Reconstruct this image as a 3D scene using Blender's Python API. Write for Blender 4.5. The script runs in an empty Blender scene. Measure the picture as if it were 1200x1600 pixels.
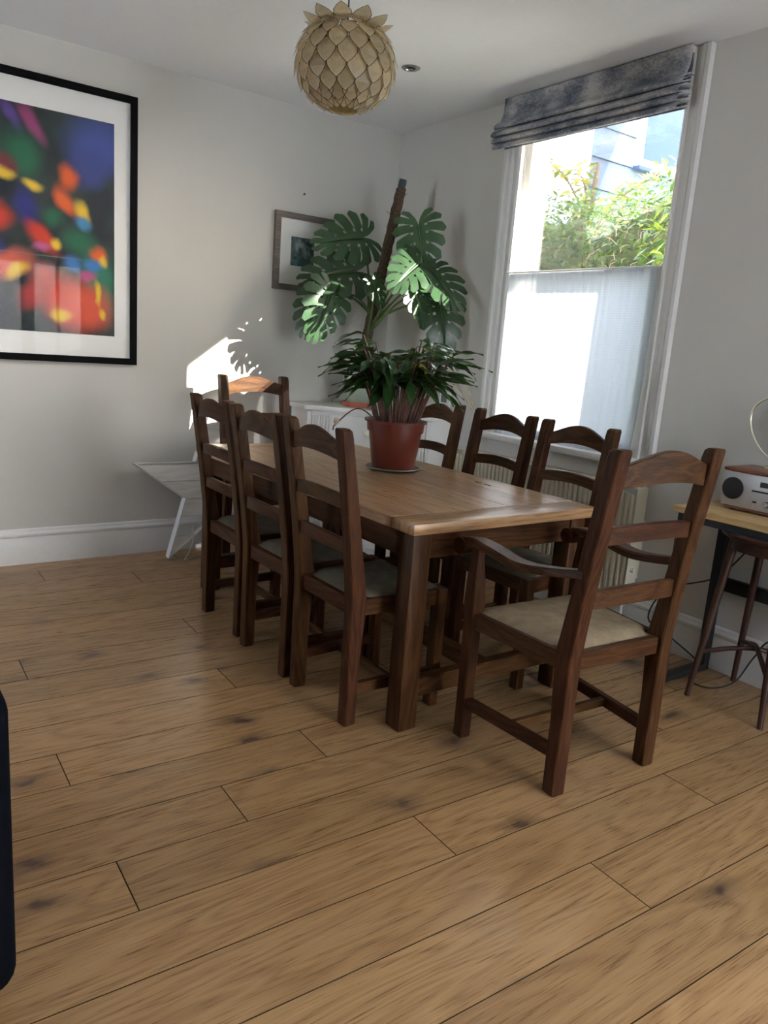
import bpy, bmesh, math, random
from mathutils import Vector, Matrix, Euler
R = math.radians
S = bpy.context.scene
COL = S.collection
random.seed(7)

# ------------------------------------------------------------------ camera
H = 1.36
YAW, PITCH, ROLL, FPX = R(36.45), R(12.11), R(4.233), 1202.0
_f = Vector((math.sin(YAW)*math.cos(PITCH), math.cos(YAW)*math.cos(PITCH), -math.sin(PITCH)))
_r = Vector((math.cos(YAW), -math.sin(YAW), 0)); _u = _r.cross(_f)
_r, _u = _r*math.cos(ROLL)+_u*math.sin(ROLL), -_r*math.sin(ROLL)+_u*math.cos(ROLL)
cam = bpy.data.objects.new('camera', bpy.data.cameras.new('camera'))
COL.objects.link(cam)
cam.matrix_world = Matrix((( _r.x,_u.x,-_f.x,0),(_r.y,_u.y,-_f.y,0),(_r.z,_u.z,-_f.z,H),(0,0,0,1)))
cam.data.sensor_fit = 'VERTICAL'; cam.data.sensor_height = 36.0
cam.data.lens = FPX/1600*36; cam.data.clip_start = .02
S.camera = cam
# ------------------------------------------------------------------ world, sun, added fill
w = bpy.data.worlds.new('sky'); S.world = w; w.use_nodes = True
nt = w.node_tree; bg = nt.nodes['Background']
sky = nt.nodes.new('ShaderNodeTexSky'); sky.sky_type = 'NISHITA'; sky.sun_disc = False
sky.sun_elevation = R(25); sky.sun_rotation = R(142); sky.dust_density = 3; sky.ozone_density = 1
mixw = nt.nodes.new('ShaderNodeMixRGB'); mixw.inputs[0].default_value = .72
mixw.inputs[2].default_value = (4.9, 5.4, 6.2, 1)
nt.links.new(sky.outputs[0], mixw.inputs[1]); nt.links.new(mixw.outputs[0], bg.inputs[0])
bg.inputs[1].default_value = 2.6
sun = bpy.data.objects.new('sun', bpy.data.lights.new('sun', 'SUN')); COL.objects.link(sun)
sun.data.energy = 75; sun.data.angle = R(.55); sun.data.color = (1, .95, .86)
sun.rotation_euler = Vector((-1, 1.28, -.76)).to_track_quat('-Z', 'Y').to_euler()
def area(name, loc, direction, sx, sy, energy, color):
    l = bpy.data.objects.new(name, bpy.data.lights.new(name, 'AREA')); COL.objects.link(l)
    l.data.shape = 'RECTANGLE'; l.data.size = sx; l.data.size_y = sy; l.data.energy = energy; l.data.color = color
    l.location = loc; l.rotation_euler = Vector(direction).to_track_quat('-Z', 'Z').to_euler()
    return l
area('added_fill_light', (3.56, -.75, 1.65), (-1, 0, 0), 1.35, 1.6, 95, (.70, .86, 1))  # fill lamp added outside a made-up opening, brightens back wall and floor
S.view_settings.view_transform = 'Standard'; S.view_settings.look = 'None'
S.view_settings.exposure = 0.82; S.view_settings.gamma = 1; S.view_settings.use_curve_mapping = False
S.cycles.max_bounces = 8; S.cycles.transparent_max_bounces = 12
S.cycles.sample_clamp_indirect = 6; S.cycles.caustics_reflective = False; S.cycles.caustics_refractive = False

def ray(x, y): return _f+_r*((x-600)/FPX)-_u*((y-800)/FPX)
CAM = Vector((0, 0, H))
def atY(x, y, Y): d = ray(x, y); return CAM+d*(Y/d.y)
def atX(x, y, X): d = ray(x, y); return CAM+d*(X/d.x)

# ------------------------------------------------------------------ mesh helpers
def bm_new(): return bmesh.new()
def box(bm, a, b, bev=0, seg=1):
    t = bmesh.new()
    bmesh.ops.create_cube(t, size=1)
    for v in t.verts:
        v.co = Vector([(a[i]+b[i])/2+v.co[i]*(b[i]-a[i]) for i in range(3)])
    if bev: bmesh.ops.bevel(t, geom=t.edges[:], offset=bev, segments=seg, affect='EDGES', profile=.5)
    merge(bm, t); return bm
def merge(bm, t, mat=None):
    m = bpy.data.meshes.new('tmp'); t.to_mesh(m); t.free()
    if mat is not None: m.transform(mat)
    bm.from_mesh(m); bpy.data.meshes.remove(m)
def loft(bm, rings, cap=True, closed=True, mi=0):
    rr = [[bm.verts.new(p) for p in ring] for ring in rings]
    n = len(rr[0])
    for i in range(len(rr)-1):
        for j in range(n if closed else n-1):
            k = (j+1) % n
            f = bm.faces.new((rr[i][j], rr[i][k], rr[i+1][k], rr[i+1][j])); f.material_index = mi
    if cap and closed:
        bm.faces.new(rr[0][::-1]).material_index = mi; bm.faces.new(rr[-1]).material_index = mi
    return rr
def tube(bm, pts, rad, n=8, cap=True):
    pts = [Vector(p) for p in pts]; rings = []
    up = Vector((0, 0, 1))
    for i, p in enumerate(pts):
        d = (pts[min(i+1, len(pts)-1)]-pts[max(i-1, 0)]).normalized()
        if abs(d.dot(up)) > .95: up = Vector((1, 0, 0)) if abs(d.x) < .9 else Vector((0, 1, 0))
        s = d.cross(up).normalized(); t = s.cross(d).normalized(); up = t
        r = rad[i] if isinstance(rad, (list, tuple)) else rad
        rings.append([p+(s*math.cos(a)+t*math.sin(a))*r for a in [2*math.pi*k/n for k in range(n)]])
    loft(bm, rings, cap); return bm
def smooth_path(pts, n=8):
    pts = [Vector(p) for p in pts]; out = []
    P = [pts[0]*2-pts[1]]+pts+[pts[-1]*2-pts[-2]]
    for i in range(1, len(P)-2):
        for k in range(n):
            t = k/n
            a, b, c, d = P[i-1:i+3]
            out.append(.5*((2*b)+(c-a)*t+(2*a-5*b+4*c-d)*t*t+(3*b-a-3*c+d)*t**3))
    out.append(pts[-1]); return out
def lathe(bm, prof, n=32, loc=(0, 0, 0), cap=True):
    loft(bm, [[(loc[0]+r*math.cos(2*math.pi*k/n), loc[1]+r*math.sin(2*math.pi*k/n), loc[2]+z) for k in range(n)] for r, z in prof], cap)
    return bm
def extrude_poly(bm, poly, depth, axis='y', off=0, bev=0):
    """poly of 2D points; axis is the extrusion axis; off start."""
    t = bmesh.new()
    def P(u, v, d):
        return {'y': (u, d, v), 'x': (d, u, v), 'z': (u, v, d)}[axis]
    loft(t, [[P(u, v, off) for u, v in poly], [P(u, v, off+depth) for u, v in poly]])
    bmesh.ops.recalc_face_normals(t, faces=t.faces)
    if bev: bmesh.ops.bevel(t, geom=[e for e in t.edges if e.calc_face_angle(0) > .5], offset=bev, segments=1, affect='EDGES')
    merge(bm, t); return bm
def obj(name, bm, mat, parent=None, smooth=35, loc=None, rotz=None):
    if isinstance(bm, bmesh.types.BMesh):
        bmesh.ops.recalc_face_normals(bm, faces=bm.faces) if smooth != -1 else None
        m = bpy.data.meshes.new(name); bm.to_mesh(m); bm.free()
        for x in (mat if isinstance(mat, (list, tuple)) else [mat]): m.materials.append(x)
        if smooth and m.polygons:
            m.polygons.foreach_set('use_smooth', [True]*len(m.polygons))
            m.set_sharp_from_angle(angle=R(abs(smooth) if smooth != -1 else 60))
    else: m = bm
    o = bpy.data.objects.new(name, m); COL.objects.link(o)
    if parent: o.parent = parent
    if loc: o.location = loc
    if rotz: o.rotation_euler.z = rotz
    return o
def tag(o, label, cat, group=None):
    o['label'] = label; o['category'] = cat
    if group: o['group'] = group
    return o
def thing(name, label, cat, loc=(0, 0, 0), rotz=0, group=None):
    o = bpy.data.objects.new(name, None); COL.objects.link(o)
    o.location = loc; o.rotation_euler = (0, 0, rotz); o.empty_display_size = .1
    return tag(o, label, cat, group)
def struct(name, bm, mat, parent=None, smooth=35):
    o = obj(name, bm, mat, parent, smooth)
    if not parent: o['kind'] = 'structure'
    return o
def dup(root, loc, rotz, label):
    r = root.copy(); COL.objects.link(r); r.location = loc; r.rotation_euler = (0, 0, rotz); r['label'] = label
    for ch in list(root.children):
        c = ch.copy(); COL.objects.link(c); c.parent = r
        for g in ch.children:
            d = g.copy(); COL.objects.link(d); d.parent = c
    return r

# ------------------------------------------------------------------ materials
class NT:
    def __init__(s, name):
        s.m = bpy.data.materials.new(name); s.m.use_nodes = True; s.t = s.m.node_tree
        s.b = s.t.nodes['Principled BSDF']; s.out = s.t.nodes['Material Output']
    def n(s, typ, **kw):
        x = s.t.nodes.new('ShaderNode'+typ)
        for k, v in kw.items():
            if k.startswith('i_'):
                key = k[2:]; key = int(key) if key.isdigit() else key.replace('_', ' ')
                x.inputs[key].default_value = v
            else: setattr(x, k, v)
        return x
    def l(s, a, b): s.t.links.new(a, b)
    def ramp(s, fac, stops):
        r = s.n('ValToRGB'); e = r.color_ramp.elements
        while len(e) < len(stops): e.new(.5)
        for i, (p, c) in enumerate(stops): e[i].position = p; e[i].color = (*c, 1)
        s.l(fac, r.inputs[0]); return r.outputs[0]
    def math(s, op, a, b=None):
        x = s.n('Math', operation=op)
        for i, v in enumerate((a, b)):
            if v is None: continue
            if isinstance(v, (int, float)): x.inputs[i].default_value = v
            else: s.l(v, x.inputs[i])
        return x.outputs[0]
    def mix(s, fac, a, b, mode='MIX'):
        x = s.n('MixRGB', blend_type=mode)
        for i, v in enumerate((fac, a, b)):
            if isinstance(v, (int, float)): x.inputs[i].default_value = v
            elif isinstance(v, tuple): x.inputs[i].default_value = (*v, 1)
            else: s.l(v, x.inputs[i])
        return x.outputs[0]
    def bump(s, h, strength=.2, dist=.002):
        b = s.n('Bump'); b.inputs['Strength'].default_value = strength; b.inputs['Distance'].default_value = dist
        s.l(h, b.inputs['Height']); s.l(b.outputs[0], s.b.inputs['Normal'])
def plain(name, col, rough=.5, metal=0, noise=0, nscale=30, bump=0, spec=None, coat=0):
    m = NT(name); m.b.inputs['Roughness'].default_value = rough; m.b.inputs['Metallic'].default_value = metal
    if spec is not None: m.b.inputs['Specular IOR Level'].default_value = spec
    if coat: m.b.inputs['Coat Weight'].default_value = coat
    tc = m.n('TexCoord'); nz = m.n('TexNoise', i_Scale=nscale, i_Detail=4.0); m.l(tc.outputs['Object'], nz.inputs['Vector'])
    k = noise
    c = m.ramp(nz.outputs[0], [(.3, tuple(x*(1-k) for x in col)), (.7, tuple(min(1, x*(1+k)) for x in col))])
    m.l(c, m.b.inputs['Base Color'])
    if bump: m.bump(nz.outputs[0], bump)
    return m.m
def wood(name, dark, mid, light, axis, rough=.42, freq=26, use_world=False, knots=0, vary=.25, bump=.12, streak=16, spec=.4, hue=.02, fw=.75, rw=.5, stops=(.25, .48, .75)):
    m = NT(name)
    tc = m.n('TexCoord'); oi = m.n('ObjectInfo')
    if use_world: g = m.n('NewGeometry'); src = g.outputs['Position']
    else: src = tc.outputs['Object']
    comb = m.n('CombineXYZ')
    for i, k in enumerate((37.0, 91.0, 53.0)): m.l(m.math('MULTIPLY', oi.outputs['Random'], k), comb.inputs[i])
    add = m.n('VectorMath', operation='ADD'); m.l(src, add.inputs[0]); m.l(comb.outputs[0], add.inputs[1])
    mp = m.n('Mapping'); sc = [1, 1, 1]; sc['xyz'.index(axis)] = 1/streak; mp.inputs['Scale'].default_value = sc
    m.l(add.outputs[0], mp.inputs['Vector'])
    fine = m.n('TexNoise', i_Scale=freq*9, i_Detail=5.0, i_Roughness=.65); m.l(mp.outputs[0], fine.inputs['Vector'])
    mp2 = m.n('Mapping'); sc2 = [1, 1, 1]; sc2['xyz'.index(axis)] = .14; mp2.inputs['Scale'].default_value = sc2
    m.l(add.outputs[0], mp2.inputs['Vector'])
    big = m.n('TexNoise', i_Scale=freq*.3, i_Detail=2.0, i_Distortion=.6); m.l(mp2.outputs[0], big.inputs['Vector'])
    rings = m.math('FRACT', m.math('MULTIPLY', big.outputs[0], 9.0))
    rings = m.math('ABSOLUTE', m.math('SUBTRACT', rings, .5))
    v = m.math('ADD', m.math('MULTIPLY', fine.outputs[0], fw), m.math('MULTIPLY', rings, rw))
    c = m.ramp(v, [(stops[0], dark), (stops[1], mid), (stops[2], light)])
    br = m.math('ADD', m.math('MULTIPLY', oi.outputs['Random'], vary), 1-vary/2)
    hsv = m.n('HueSaturation'); m.l(c, hsv.inputs['Color']); m.l(br, hsv.inputs['Value'])
    m.l(m.math('ADD', m.math('MULTIPLY', oi.outputs['Random'], hue), .5-hue/2), hsv.inputs['Hue'])
    c = hsv.outputs[0]
    if knots:
        mp3 = m.n('Mapping'); sc3 = [2.9, 2.9, 2.9]; sc3['xyz'.index(axis)] = 1.5; mp3.inputs['Scale'].default_value = sc3
        dn = m.n('TexNoise', i_Scale=9.0, i_Detail=3.0); m.l(add.outputs[0], dn.inputs['Vector'])
        ds = m.n('VectorMath', operation='SCALE'); ds.inputs['Scale'].default_value = .11; m.l(dn.outputs[1], ds.inputs[0])
        ad = m.n('VectorMath', operation='ADD'); m.l(add.outputs[0], ad.inputs[0]); m.l(ds.outputs[0], ad.inputs[1])
        m.l(ad.outputs[0], mp3.inputs['Vector'])
        vo = m.n('TexVoronoi', voronoi_dimensions='2D', i_Scale=1.0, i_Randomness=1.0); m.l(mp3.outputs[0], vo.inputs['Vector'])
        kf = m.ramp(vo.outputs['Distance'], [(.025, (1, 1, 1)), (.06, (.5, .5, .5)), (.15, (0, 0, 0))])
        c = m.mix(m.math('MULTIPLY', kf, knots), c, (.075, .042, .03))
    m.l(c, m.b.inputs['Base Color'])
    rr = m.math('ADD', m.math('MULTIPLY', fine.outputs[0], .16), rough-.08); m.l(rr, m.b.inputs['Roughness'])
    m.b.inputs['Specular IOR Level'].default_value = spec
    m.bump(v, bump, .0015); return m.m
def glass_mat(name, tint=(1, 1, 1), refl=1.0, ior=1.5):
    m = NT(name); t = m.t; t.nodes.remove(m.b)
    tr = m.n('BsdfTransparent'); tr.inputs[0].default_value = (*tint, 1)
    gl = m.n('BsdfGlossy'); gl.inputs['Roughness'].default_value = .01
    fr = m.n('Fresnel'); fr.inputs[0].default_value = ior
    mx = m.n('MixShader'); m.l(m.math('MULTIPLY', fr.outputs[0], refl), mx.inputs[0]); m.l(tr.outputs[0], mx.inputs[1]); m.l(gl.outputs[0], mx.inputs[2])
    m.l(mx.outputs[0], m.out.inputs[0]); return m.m
def leaf_mat(name, col, back=None, gloss=.35, trans=.35, var=.25):
    m = NT(name); t = m.t
    tc = m.n('TexCoord'); oi = m.n('ObjectInfo'); nz = m.n('TexNoise', i_Scale=14.0); m.l(tc.outputs['Object'], nz.inputs['Vector'])
    c = m.ramp(nz.outputs[0], [(.3, tuple(x*(1-var) for x in col)), (.7, tuple(x*(1+var) for x in col))])
    hsv = m.n('HueSaturation'); m.l(c, hsv.inputs['Color']); m.l(m.math('ADD', m.math('MULTIPLY', oi.outputs['Random'], .6), .7), hsv.inputs['Value'])
    m.l(hsv.outputs[0], m.b.inputs['Base Color']); m.b.inputs['Roughness'].default_value = gloss
    tl = m.n('BsdfTranslucent'); tcol = m.mix(.6, hsv.outputs[0], (col[0]*3.2, col[1]*2.8, col[2]*1.2), 'MIX'); m.l(tcol, tl.inputs[0])
    mx = m.n('MixShader'); mx.inputs[0].default_value = trans; m.l(m.b.outputs[0], mx.inputs[1]); m.l(tl.outputs[0], mx.inputs[2])
    m.l(mx.outputs[0], m.out.inputs[0]); return m.m

M = {}
M['wall'] = plain('wall_paint', (.63, .61, .565), .85, noise=.02, nscale=3, spec=.25)
M['walldark'] = plain('bounce_cut_dark', (.085, .10, .095), .85, noise=.03, nscale=3, spec=.2)  # dark tone made up for unseen surfaces, cuts light bounced back into the room
M['ceiling'] = plain('ceiling_paint', (.86, .87, .86), .9, noise=.01, spec=.2)
M['trim'] = plain('trim_paint', (.70, .69, .66), .42, noise=.02)
M['white'] = plain('white_gloss_paint', (.74, .73, .70), .38, noise=.02)
M['masonry'] = plain('white_render', (.80, .79, .76), .9, noise=.05, bump=.2)
fl = ((.205, .107, .045), (.33, .188, .082), (.41, .25, .12))
M['plank'] = wood('oak_floor', *fl, 'x', rough=.29, freq=26, use_world=True, knots=.95, vary=.26, bump=.07, streak=30, spec=.5, hue=0, fw=.6, rw=.42, stops=(.22, .40, .64))
dk = ((.018, .006, .0022), (.050, .0185, .0066), (.088, .038, .0150))
for a in 'xyz': M['oak_'+a] = wood('chair_oak_'+a, *dk, a, rough=.46, vary=.2, spec=.13)
tp = ((.16, .075, .032), (.34, .19, .09), (.46, .28, .145))
M['top_y'] = wood('table_oak_y', *tp, 'y', rough=.30, freq=18, bump=.03, vary=.4, spec=.55)
M['top_x'] = wood('table_oak_x', *tp, 'x', rough=.30, freq=18, bump=.03, vary=.3, spec=.55)
M['tan'] = plain('tan_suede', (.26, .195, .125), .95, noise=.18, nscale=22, bump=.15, spec=.1)
M['olive'] = plain('olive_grey_suede', (.115, .095, .066), .95, noise=.2, nscale=22, bump=.15, spec=.1)
M['red'] = plain('red_fabric', (.36, .035, .03), .9, noise=.15, spec=.1)
M['black'] = plain('black_lacquer', (.004, .004, .0045), .6, spec=.06)
M['blackmetal'] = plain('black_metal', (.012, .012, .013), .45)
M['mat'] = plain('mount_card', (.86, .85, .81), .9)
M['terracotta'] = plain('terracotta_plastic', (.125, .024, .013), .38, noise=.1, nscale=6)
M['clay'] = plain('red_clay_saucer', (.45, .13, .08), .6, noise=.15)
M['celadon'] = plain('celadon_glaze', (.36, .42, .33), .25, noise=.15, nscale=8)
M['soil'] = plain('dark_soil', (.022, .015, .010), .95, noise=.5, nscale=60, bump=.8)
M['stem'] = plain('reddish_stem', (.115, .045, .028), .5, noise=.5, nscale=30)
M['drystem'] = plain('dry_stem', (.42, .27, .12), .6, noise=.4, nscale=40)
M['palestem'] = plain('pale_dry_stem', (.50, .43, .28), .6, noise=.3, nscale=40)
M['petiole'] = plain('green_petiole', (.10, .16, .05), .4, noise=.2)
M['coir'] = plain('coir_fibre', (.085, .052, .032), .95, noise=.6, nscale=90, bump=1.0)
M['greytube'] = plain('grey_plastic_tube', (.05, .055, .065), .5)
M['monstera'] = leaf_mat('monstera_leaf', (.036, .080, .034), gloss=.3, trans=.2)
M['ginger'] = leaf_mat('ginger_leaf', (.022, .060, .015), gloss=.28, trans=.22)
M['yellowleaf'] = leaf_mat('yellowing_leaf', (.30, .26, .05), gloss=.5)
M['cream'] = plain('cream_enamel', (.72, .66, .52), .4)
M['creamdark'] = plain('cream_grille_gap', (.20, .17, .12), .7)
M['chrome'] = plain('brushed_chrome', (.55, .55, .55), .22, metal=1)
M['silver'] = plain('silver_plastic', (.46, .45, .45), .38, metal=.5)
M['brass'] = plain('pale_brass', (.62, .57, .42), .28, metal=1)
M['cherry'] = wood('cherry_veneer', (.12, .03, .014), (.22, .065, .03), (.30, .10, .05), 'y', rough=.3)
M['lightoak'] = wood('light_oak', (.36, .21, .09), (.52, .32, .15), (.62, .41, .21), 'y', rough=.45, vary=.05)
for a in 'xyz': M['stool_'+a] = wood('dark_bentwood_'+a, (.018, .007, .005), (.045, .017, .012), (.075, .03, .02), a, rough=.35)
M['screen'] = plain('dark_screen', (.012, .014, .016), .15)
M['velvet'] = plain('navy_velvet', (.0025, .003, .005), .95, noise=.3, spec=.04)
M['glass'] = glass_mat('window_glass', refl=.7)
M['picglass'] = glass_mat('picture_glass', refl=.07)
M['plate'] = plain('grey_green_plate', (.16, .19, .18), .25)
M['cable'] = plain('black_cable', (.012, .012, .012), .5)
M['whitecable'] = plain('white_cable', (.65, .63, .6), .5)
M['ground'] = plain('bounce_pale_ground', (.48, .46, .42), .95, noise=.3, nscale=8)  # paleness chosen so the ground bounces sunlight up to the ceiling
M['cladding'] = plain('pale_blue_cladding', (.062, .085, .115), .7, noise=.04)
M['darkglass'] = plain('dark_window_glass', (.03, .05, .09), .1)
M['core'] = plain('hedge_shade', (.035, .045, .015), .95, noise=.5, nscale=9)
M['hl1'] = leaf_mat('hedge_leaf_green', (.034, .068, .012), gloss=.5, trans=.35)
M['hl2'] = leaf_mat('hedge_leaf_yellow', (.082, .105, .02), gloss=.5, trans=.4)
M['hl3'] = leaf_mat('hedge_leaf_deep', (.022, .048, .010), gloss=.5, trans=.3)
M['twig'] = plain('hedge_twig', (.10, .065, .035), .8, noise=.3)
M['blossom'] = leaf_mat('pale_blossom_leaf', (.22, .21, .08), gloss=.6, trans=.4)

def capiz():
    m = NT('capiz_shell'); tc = m.n('TexCoord'); oi = m.n('ObjectInfo')
    nz = m.n('TexNoise', i_Scale=35.0, i_Detail=5.0); m.l(tc.outputs['Object'], nz.inputs['Vector'])
    c = m.ramp(nz.outputs[0], [(.3, (.62, .50, .31)), (.7, (.78, .67, .46))])
    hsv = m.n('HueSaturation'); m.l(c, hsv.inputs['Color']); m.l(m.math('ADD', m.math('MULTIPLY', oi.outputs['Random'], .3), .85), hsv.inputs['Value'])
    m.l(hsv.outputs[0], m.b.inputs['Base Color']); m.b.inputs['Roughness'].default_value = .3
    tl = m.n('BsdfTranslucent'); m.l(hsv.outputs[0], tl.inputs[0])
    mx = m.n('MixShader'); mx.inputs[0].default_value = .55; m.l(m.b.outputs[0], mx.inputs[1]); m.l(tl.outputs[0], mx.inputs[2])
    m.l(mx.outputs[0], m.out.inputs[0]); return m.m
M['capiz'] = capiz()
M['wire'] = plain('dark_wire_edge', (.06, .035, .02), .5, metal=.3)
def lace():
    m = NT('white_lace'); t = m.t; t.nodes.remove(m.b)
    tc = m.n('TexCoord'); sp = m.n('SeparateXYZ'); m.l(tc.outputs['Object'], sp.inputs[0])
    s = 2*math.pi/.024
    a = m.math('SINE', m.math('MULTIPLY', m.math('ADD', sp.outputs[1], sp.outputs[2]), s))
    b = m.math('SINE', m.math('MULTIPLY', m.math('SUBTRACT', sp.outputs[1], sp.outputs[2]), s))
    p = m.math('MULTIPLY', a, b)
    fac = m.ramp(p, [(.25, (.02, .02, .02)), (.6, (.13, .13, .13))])
    tr = m.n('BsdfTransparent'); tr.inputs[0].default_value = (.9, .9, .9, 1)
    tl = m.n('BsdfTranslucent'); tl.inputs[0].default_value = (.25, .29, .35, 1)
    df = m.n('BsdfDiffuse'); df.inputs[0].default_value = (.74, .77, .82, 1)
    m1 = m.n('MixShader'); m1.inputs[0].default_value = .5; m.l(tl.outputs[0], m1.inputs[1]); m.l(df.outputs[0], m1.inputs[2])
    m2 = m.n('MixShader'); m.l(fac, m2.inputs[0]); m.l(m1.outputs[0], m2.inputs[1]); m.l(tr.outputs[0], m2.inputs[2])
    m.l(m2.outputs[0], m.out.inputs[0]); return m.m
M['lace'] = lace()
def blindfab():
    m = NT('mottled_grey_blind'); tc = m.n('TexCoord')
    mp = m.n('Mapping'); mp.inputs['Scale'].default_value = (1, 1, 1.5); mp.inputs['Rotation'].default_value = (.5, 0, 0); m.l(tc.outputs['Object'], mp.inputs[0])
    n1 = m.n('TexNoise', i_Scale=7.0, i_Detail=3.0); m.l(mp.outputs[0], n1.inputs[0])
    n2 = m.n('TexNoise', i_Scale=75.0, i_Detail=4.0, i_Distortion=1.5); m.l(mp.outputs[0], n2.inputs[0])
    v = m.math('ADD', m.math('MULTIPLY', n1.outputs[0], .6), m.math('MULTIPLY', n2.outputs[0], .4))
    c = m.ramp(v, [(.38, (.10, .11, .15)), (.5, (.28, .285, .31)), (.62, (.56, .54, .51))])
    m.l(c, m.b.inputs['Base Color']); m.b.inputs['Roughness'].default_value = .8; m.b.inputs['Specular IOR Level'].default_value = .15
    return m.m
M['blind'] = blindfab()
def blobs(name, base, items, sharp=1.0, warp=.05):
    """flat print: soft colour blobs in the sheet's own 0..1 coordinates."""
    m = NT(name); tc = m.n('TexCoord')
    nz = m.n('TexNoise', i_Scale=5.0, i_Detail=4.0); m.l(tc.outputs['UV'], nz.inputs[0])
    sub = m.n('VectorMath', operation='SUBTRACT'); m.l(nz.outputs[1], sub.inputs[0]); sub.inputs[1].default_value = (.5, .5, .5)
    scl = m.n('VectorMath', operation='SCALE'); scl.inputs['Scale'].default_value = warp*2; m.l(sub.outputs[0], scl.inputs[0])
    add = m.n('VectorMath', operation='ADD'); m.l(tc.outputs['UV'], add.inputs[0]); m.l(scl.outputs[0], add.inputs[1])
    n2 = m.n('TexNoise', i_Scale=6.0, i_Detail=3.0); m.l(tc.outputs['UV'], n2.inputs[0])
    c = m.ramp(n2.outputs[0], [(.35, base[0]), (.65, base[1])])
    for (x, y, rx, ry, ang, col) in items:
        mp = m.n('Mapping', vector_type='TEXTURE'); mp.inputs['Location'].default_value = (x, y, 0); mp.inputs['Rotation'].default_value = (0, 0, R(ang)); mp.inputs['Scale'].default_value = (rx, ry, 1)
        m.l(add.outputs[0], mp.inputs[0])
        ln = m.n('VectorMath', operation='LENGTH'); m.l(mp.outputs[0], ln.inputs[0])
        mr = m.n('MapRange', interpolation_type='SMOOTHSTEP'); mr.inputs[1].default_value = 1.5; mr.inputs[2].default_value = .3
        m.l(ln.outputs['Value'], mr.inputs[0])
        c = m.mix(mr.outputs[0], c, col)
    m.l(c, m.b.inputs['Base Color']); m.b.inputs['Roughness'].default_value = .7
    return m.m
def uv_sheet(a, b, c, d):
    bm = bmesh.new(); uv = bm.loops.layers.uv.new('UVMap')
    f = bm.faces.new([bm.verts.new(p) for p in (a, b, c, d)])
    for l, t in zip(f.loops, ((0, 0), (1, 0), (1, 1), (0, 1))): l[uv].uv = t
    return bm

# ================================================================== THE ROOM
XB, YA, ZC = 3.305, 4.60, 2.78
XL, YF = -2.2, -2.4
WT = .295
def wall_with_holes(us, vs, holes, axis, p0, p1):
    """us, vs grid lines; holes = set of (i,j) cells; plane between p0..p1 on axis."""
    bm = bmesh.new(); vv = {}
    def V(i, j, k):
        key = (i, j, k)
        if key not in vv:
            p = (p0, p1)[k]
            vv[key] = bm.verts.new((p, us[i], vs[j]) if axis == 'x' else (us[i], p, vs[j]))
        return vv[key]
    cells = {(i, j) for i in range(len(us)-1) for j in range(len(vs)-1)}-set(holes)
    for i, j in cells:
        for k in (0, 1): bm.faces.new((V(i, j, k), V(i+1, j, k), V(i+1, j+1, k), V(i, j+1, k)))
        for (di, dj, e) in ((-1, 0, ((i, j), (i, j+1))), (1, 0, ((i+1, j), (i+1, j+1))), (0, -1, ((i, j), (i+1, j))), (0, 1, ((i, j+1), (i+1, j+1)))):
            if (i+di, j+dj) not in cells:
                (a, b), (c, d) = e
                bm.faces.new((V(a, b, 0), V(c, d, 0), V(c, d, 1), V(a, b, 1)))
    return bm
# window opening (glass side)
WY0, WY1, WZ0, WZ1 = 2.335, 3.475, .90, 2.70
wr = struct('wall_right', wall_with_holes([YF-.25, -1.45, -.05, WY0, WY1, YA+.25], [-.1, WZ0, WZ1, ZC+.12], {(1, 1), (3, 1)}, 'x', XB, XB+WT), [M['wall'], M['masonry']], smooth=0)
for p in wr.data.polygons:
    if p.center.x > XB+.1: p.material_index = 1
struct('wall_back', box(bm_new(), (XL-.25, YA, -.1), (XB, YA+.25, ZC+.12)), M['wall'], smooth=0)
struct('wall_left', wall_with_holes([YF-.25, 3.5, 4.2, YA], [-.1, .85, 2.15, ZC+.12], {(1, 1)}, 'x', XL-.25, XL), M['walldark'], smooth=0)
struct('wall_front', wall_with_holes([XL, 1.55, 3.13, XB], [-.1, 0.0, 2.25, ZC+.12], {(1, 1)}, 'y', YF-.25, YF), M['walldark'], smooth=0)
struct('ceiling', box(bm_new(), (XL, YF, ZC), (XB, YA, ZC+.12)), M['ceiling'], smooth=0)

# floor boards
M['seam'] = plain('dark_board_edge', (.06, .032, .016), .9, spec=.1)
floor = struct('floor', box(bm_new(), (XL, YF, -.1), (XB, YA, -.014)), M['soil'], smooth=0)
def clip(poly, inside, cut):
    out = []
    for i in range(len(poly)):
        a, b = poly[i-1], poly[i]
        if inside(b):
            if not inside(a): out.append(cut(a, b))
            out.append(b)
        elif inside(a): out.append(cut(a, b))
    return out
def clip_rect(poly, x0, x1, y0, y1):
    for ax, lim, sg in ((0, x0, 1), (0, x1, -1), (1, y0, 1), (1, y1, -1)):
        if len(poly) < 3: return []
        def ins(p, ax=ax, lim=lim, sg=sg): return (p[ax]-lim)*sg >= -1e-9
        def cut(a, b, ax=ax, lim=lim):
            t = (lim-a[ax])/(b[ax]-a[ax]); return (a[0]+(b[0]-a[0])*t, a[1]+(b[1]-a[1])*t)
        poly = clip(poly, ins, cut)
    return poly
SL = -.03
def seam(k, x): return .974+.204*k+SL*(x-.53)
joints = {0: 1.641, 1: 2.246, 2: 1.339, 3: .533, 4: .91, 5: 1.294, 6: .527, 7: 1.9, 8: 1.25, 9: 2.2, 10: .571, 11: 1.336, 12: 2.3, 13: .05, 14: 1.9, 15: 1.356, 16: .9, 17: 1.7, -1: .35, -2: 1.2, -3: 1.9, -4: .5}
rp = random.Random(3)
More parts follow.
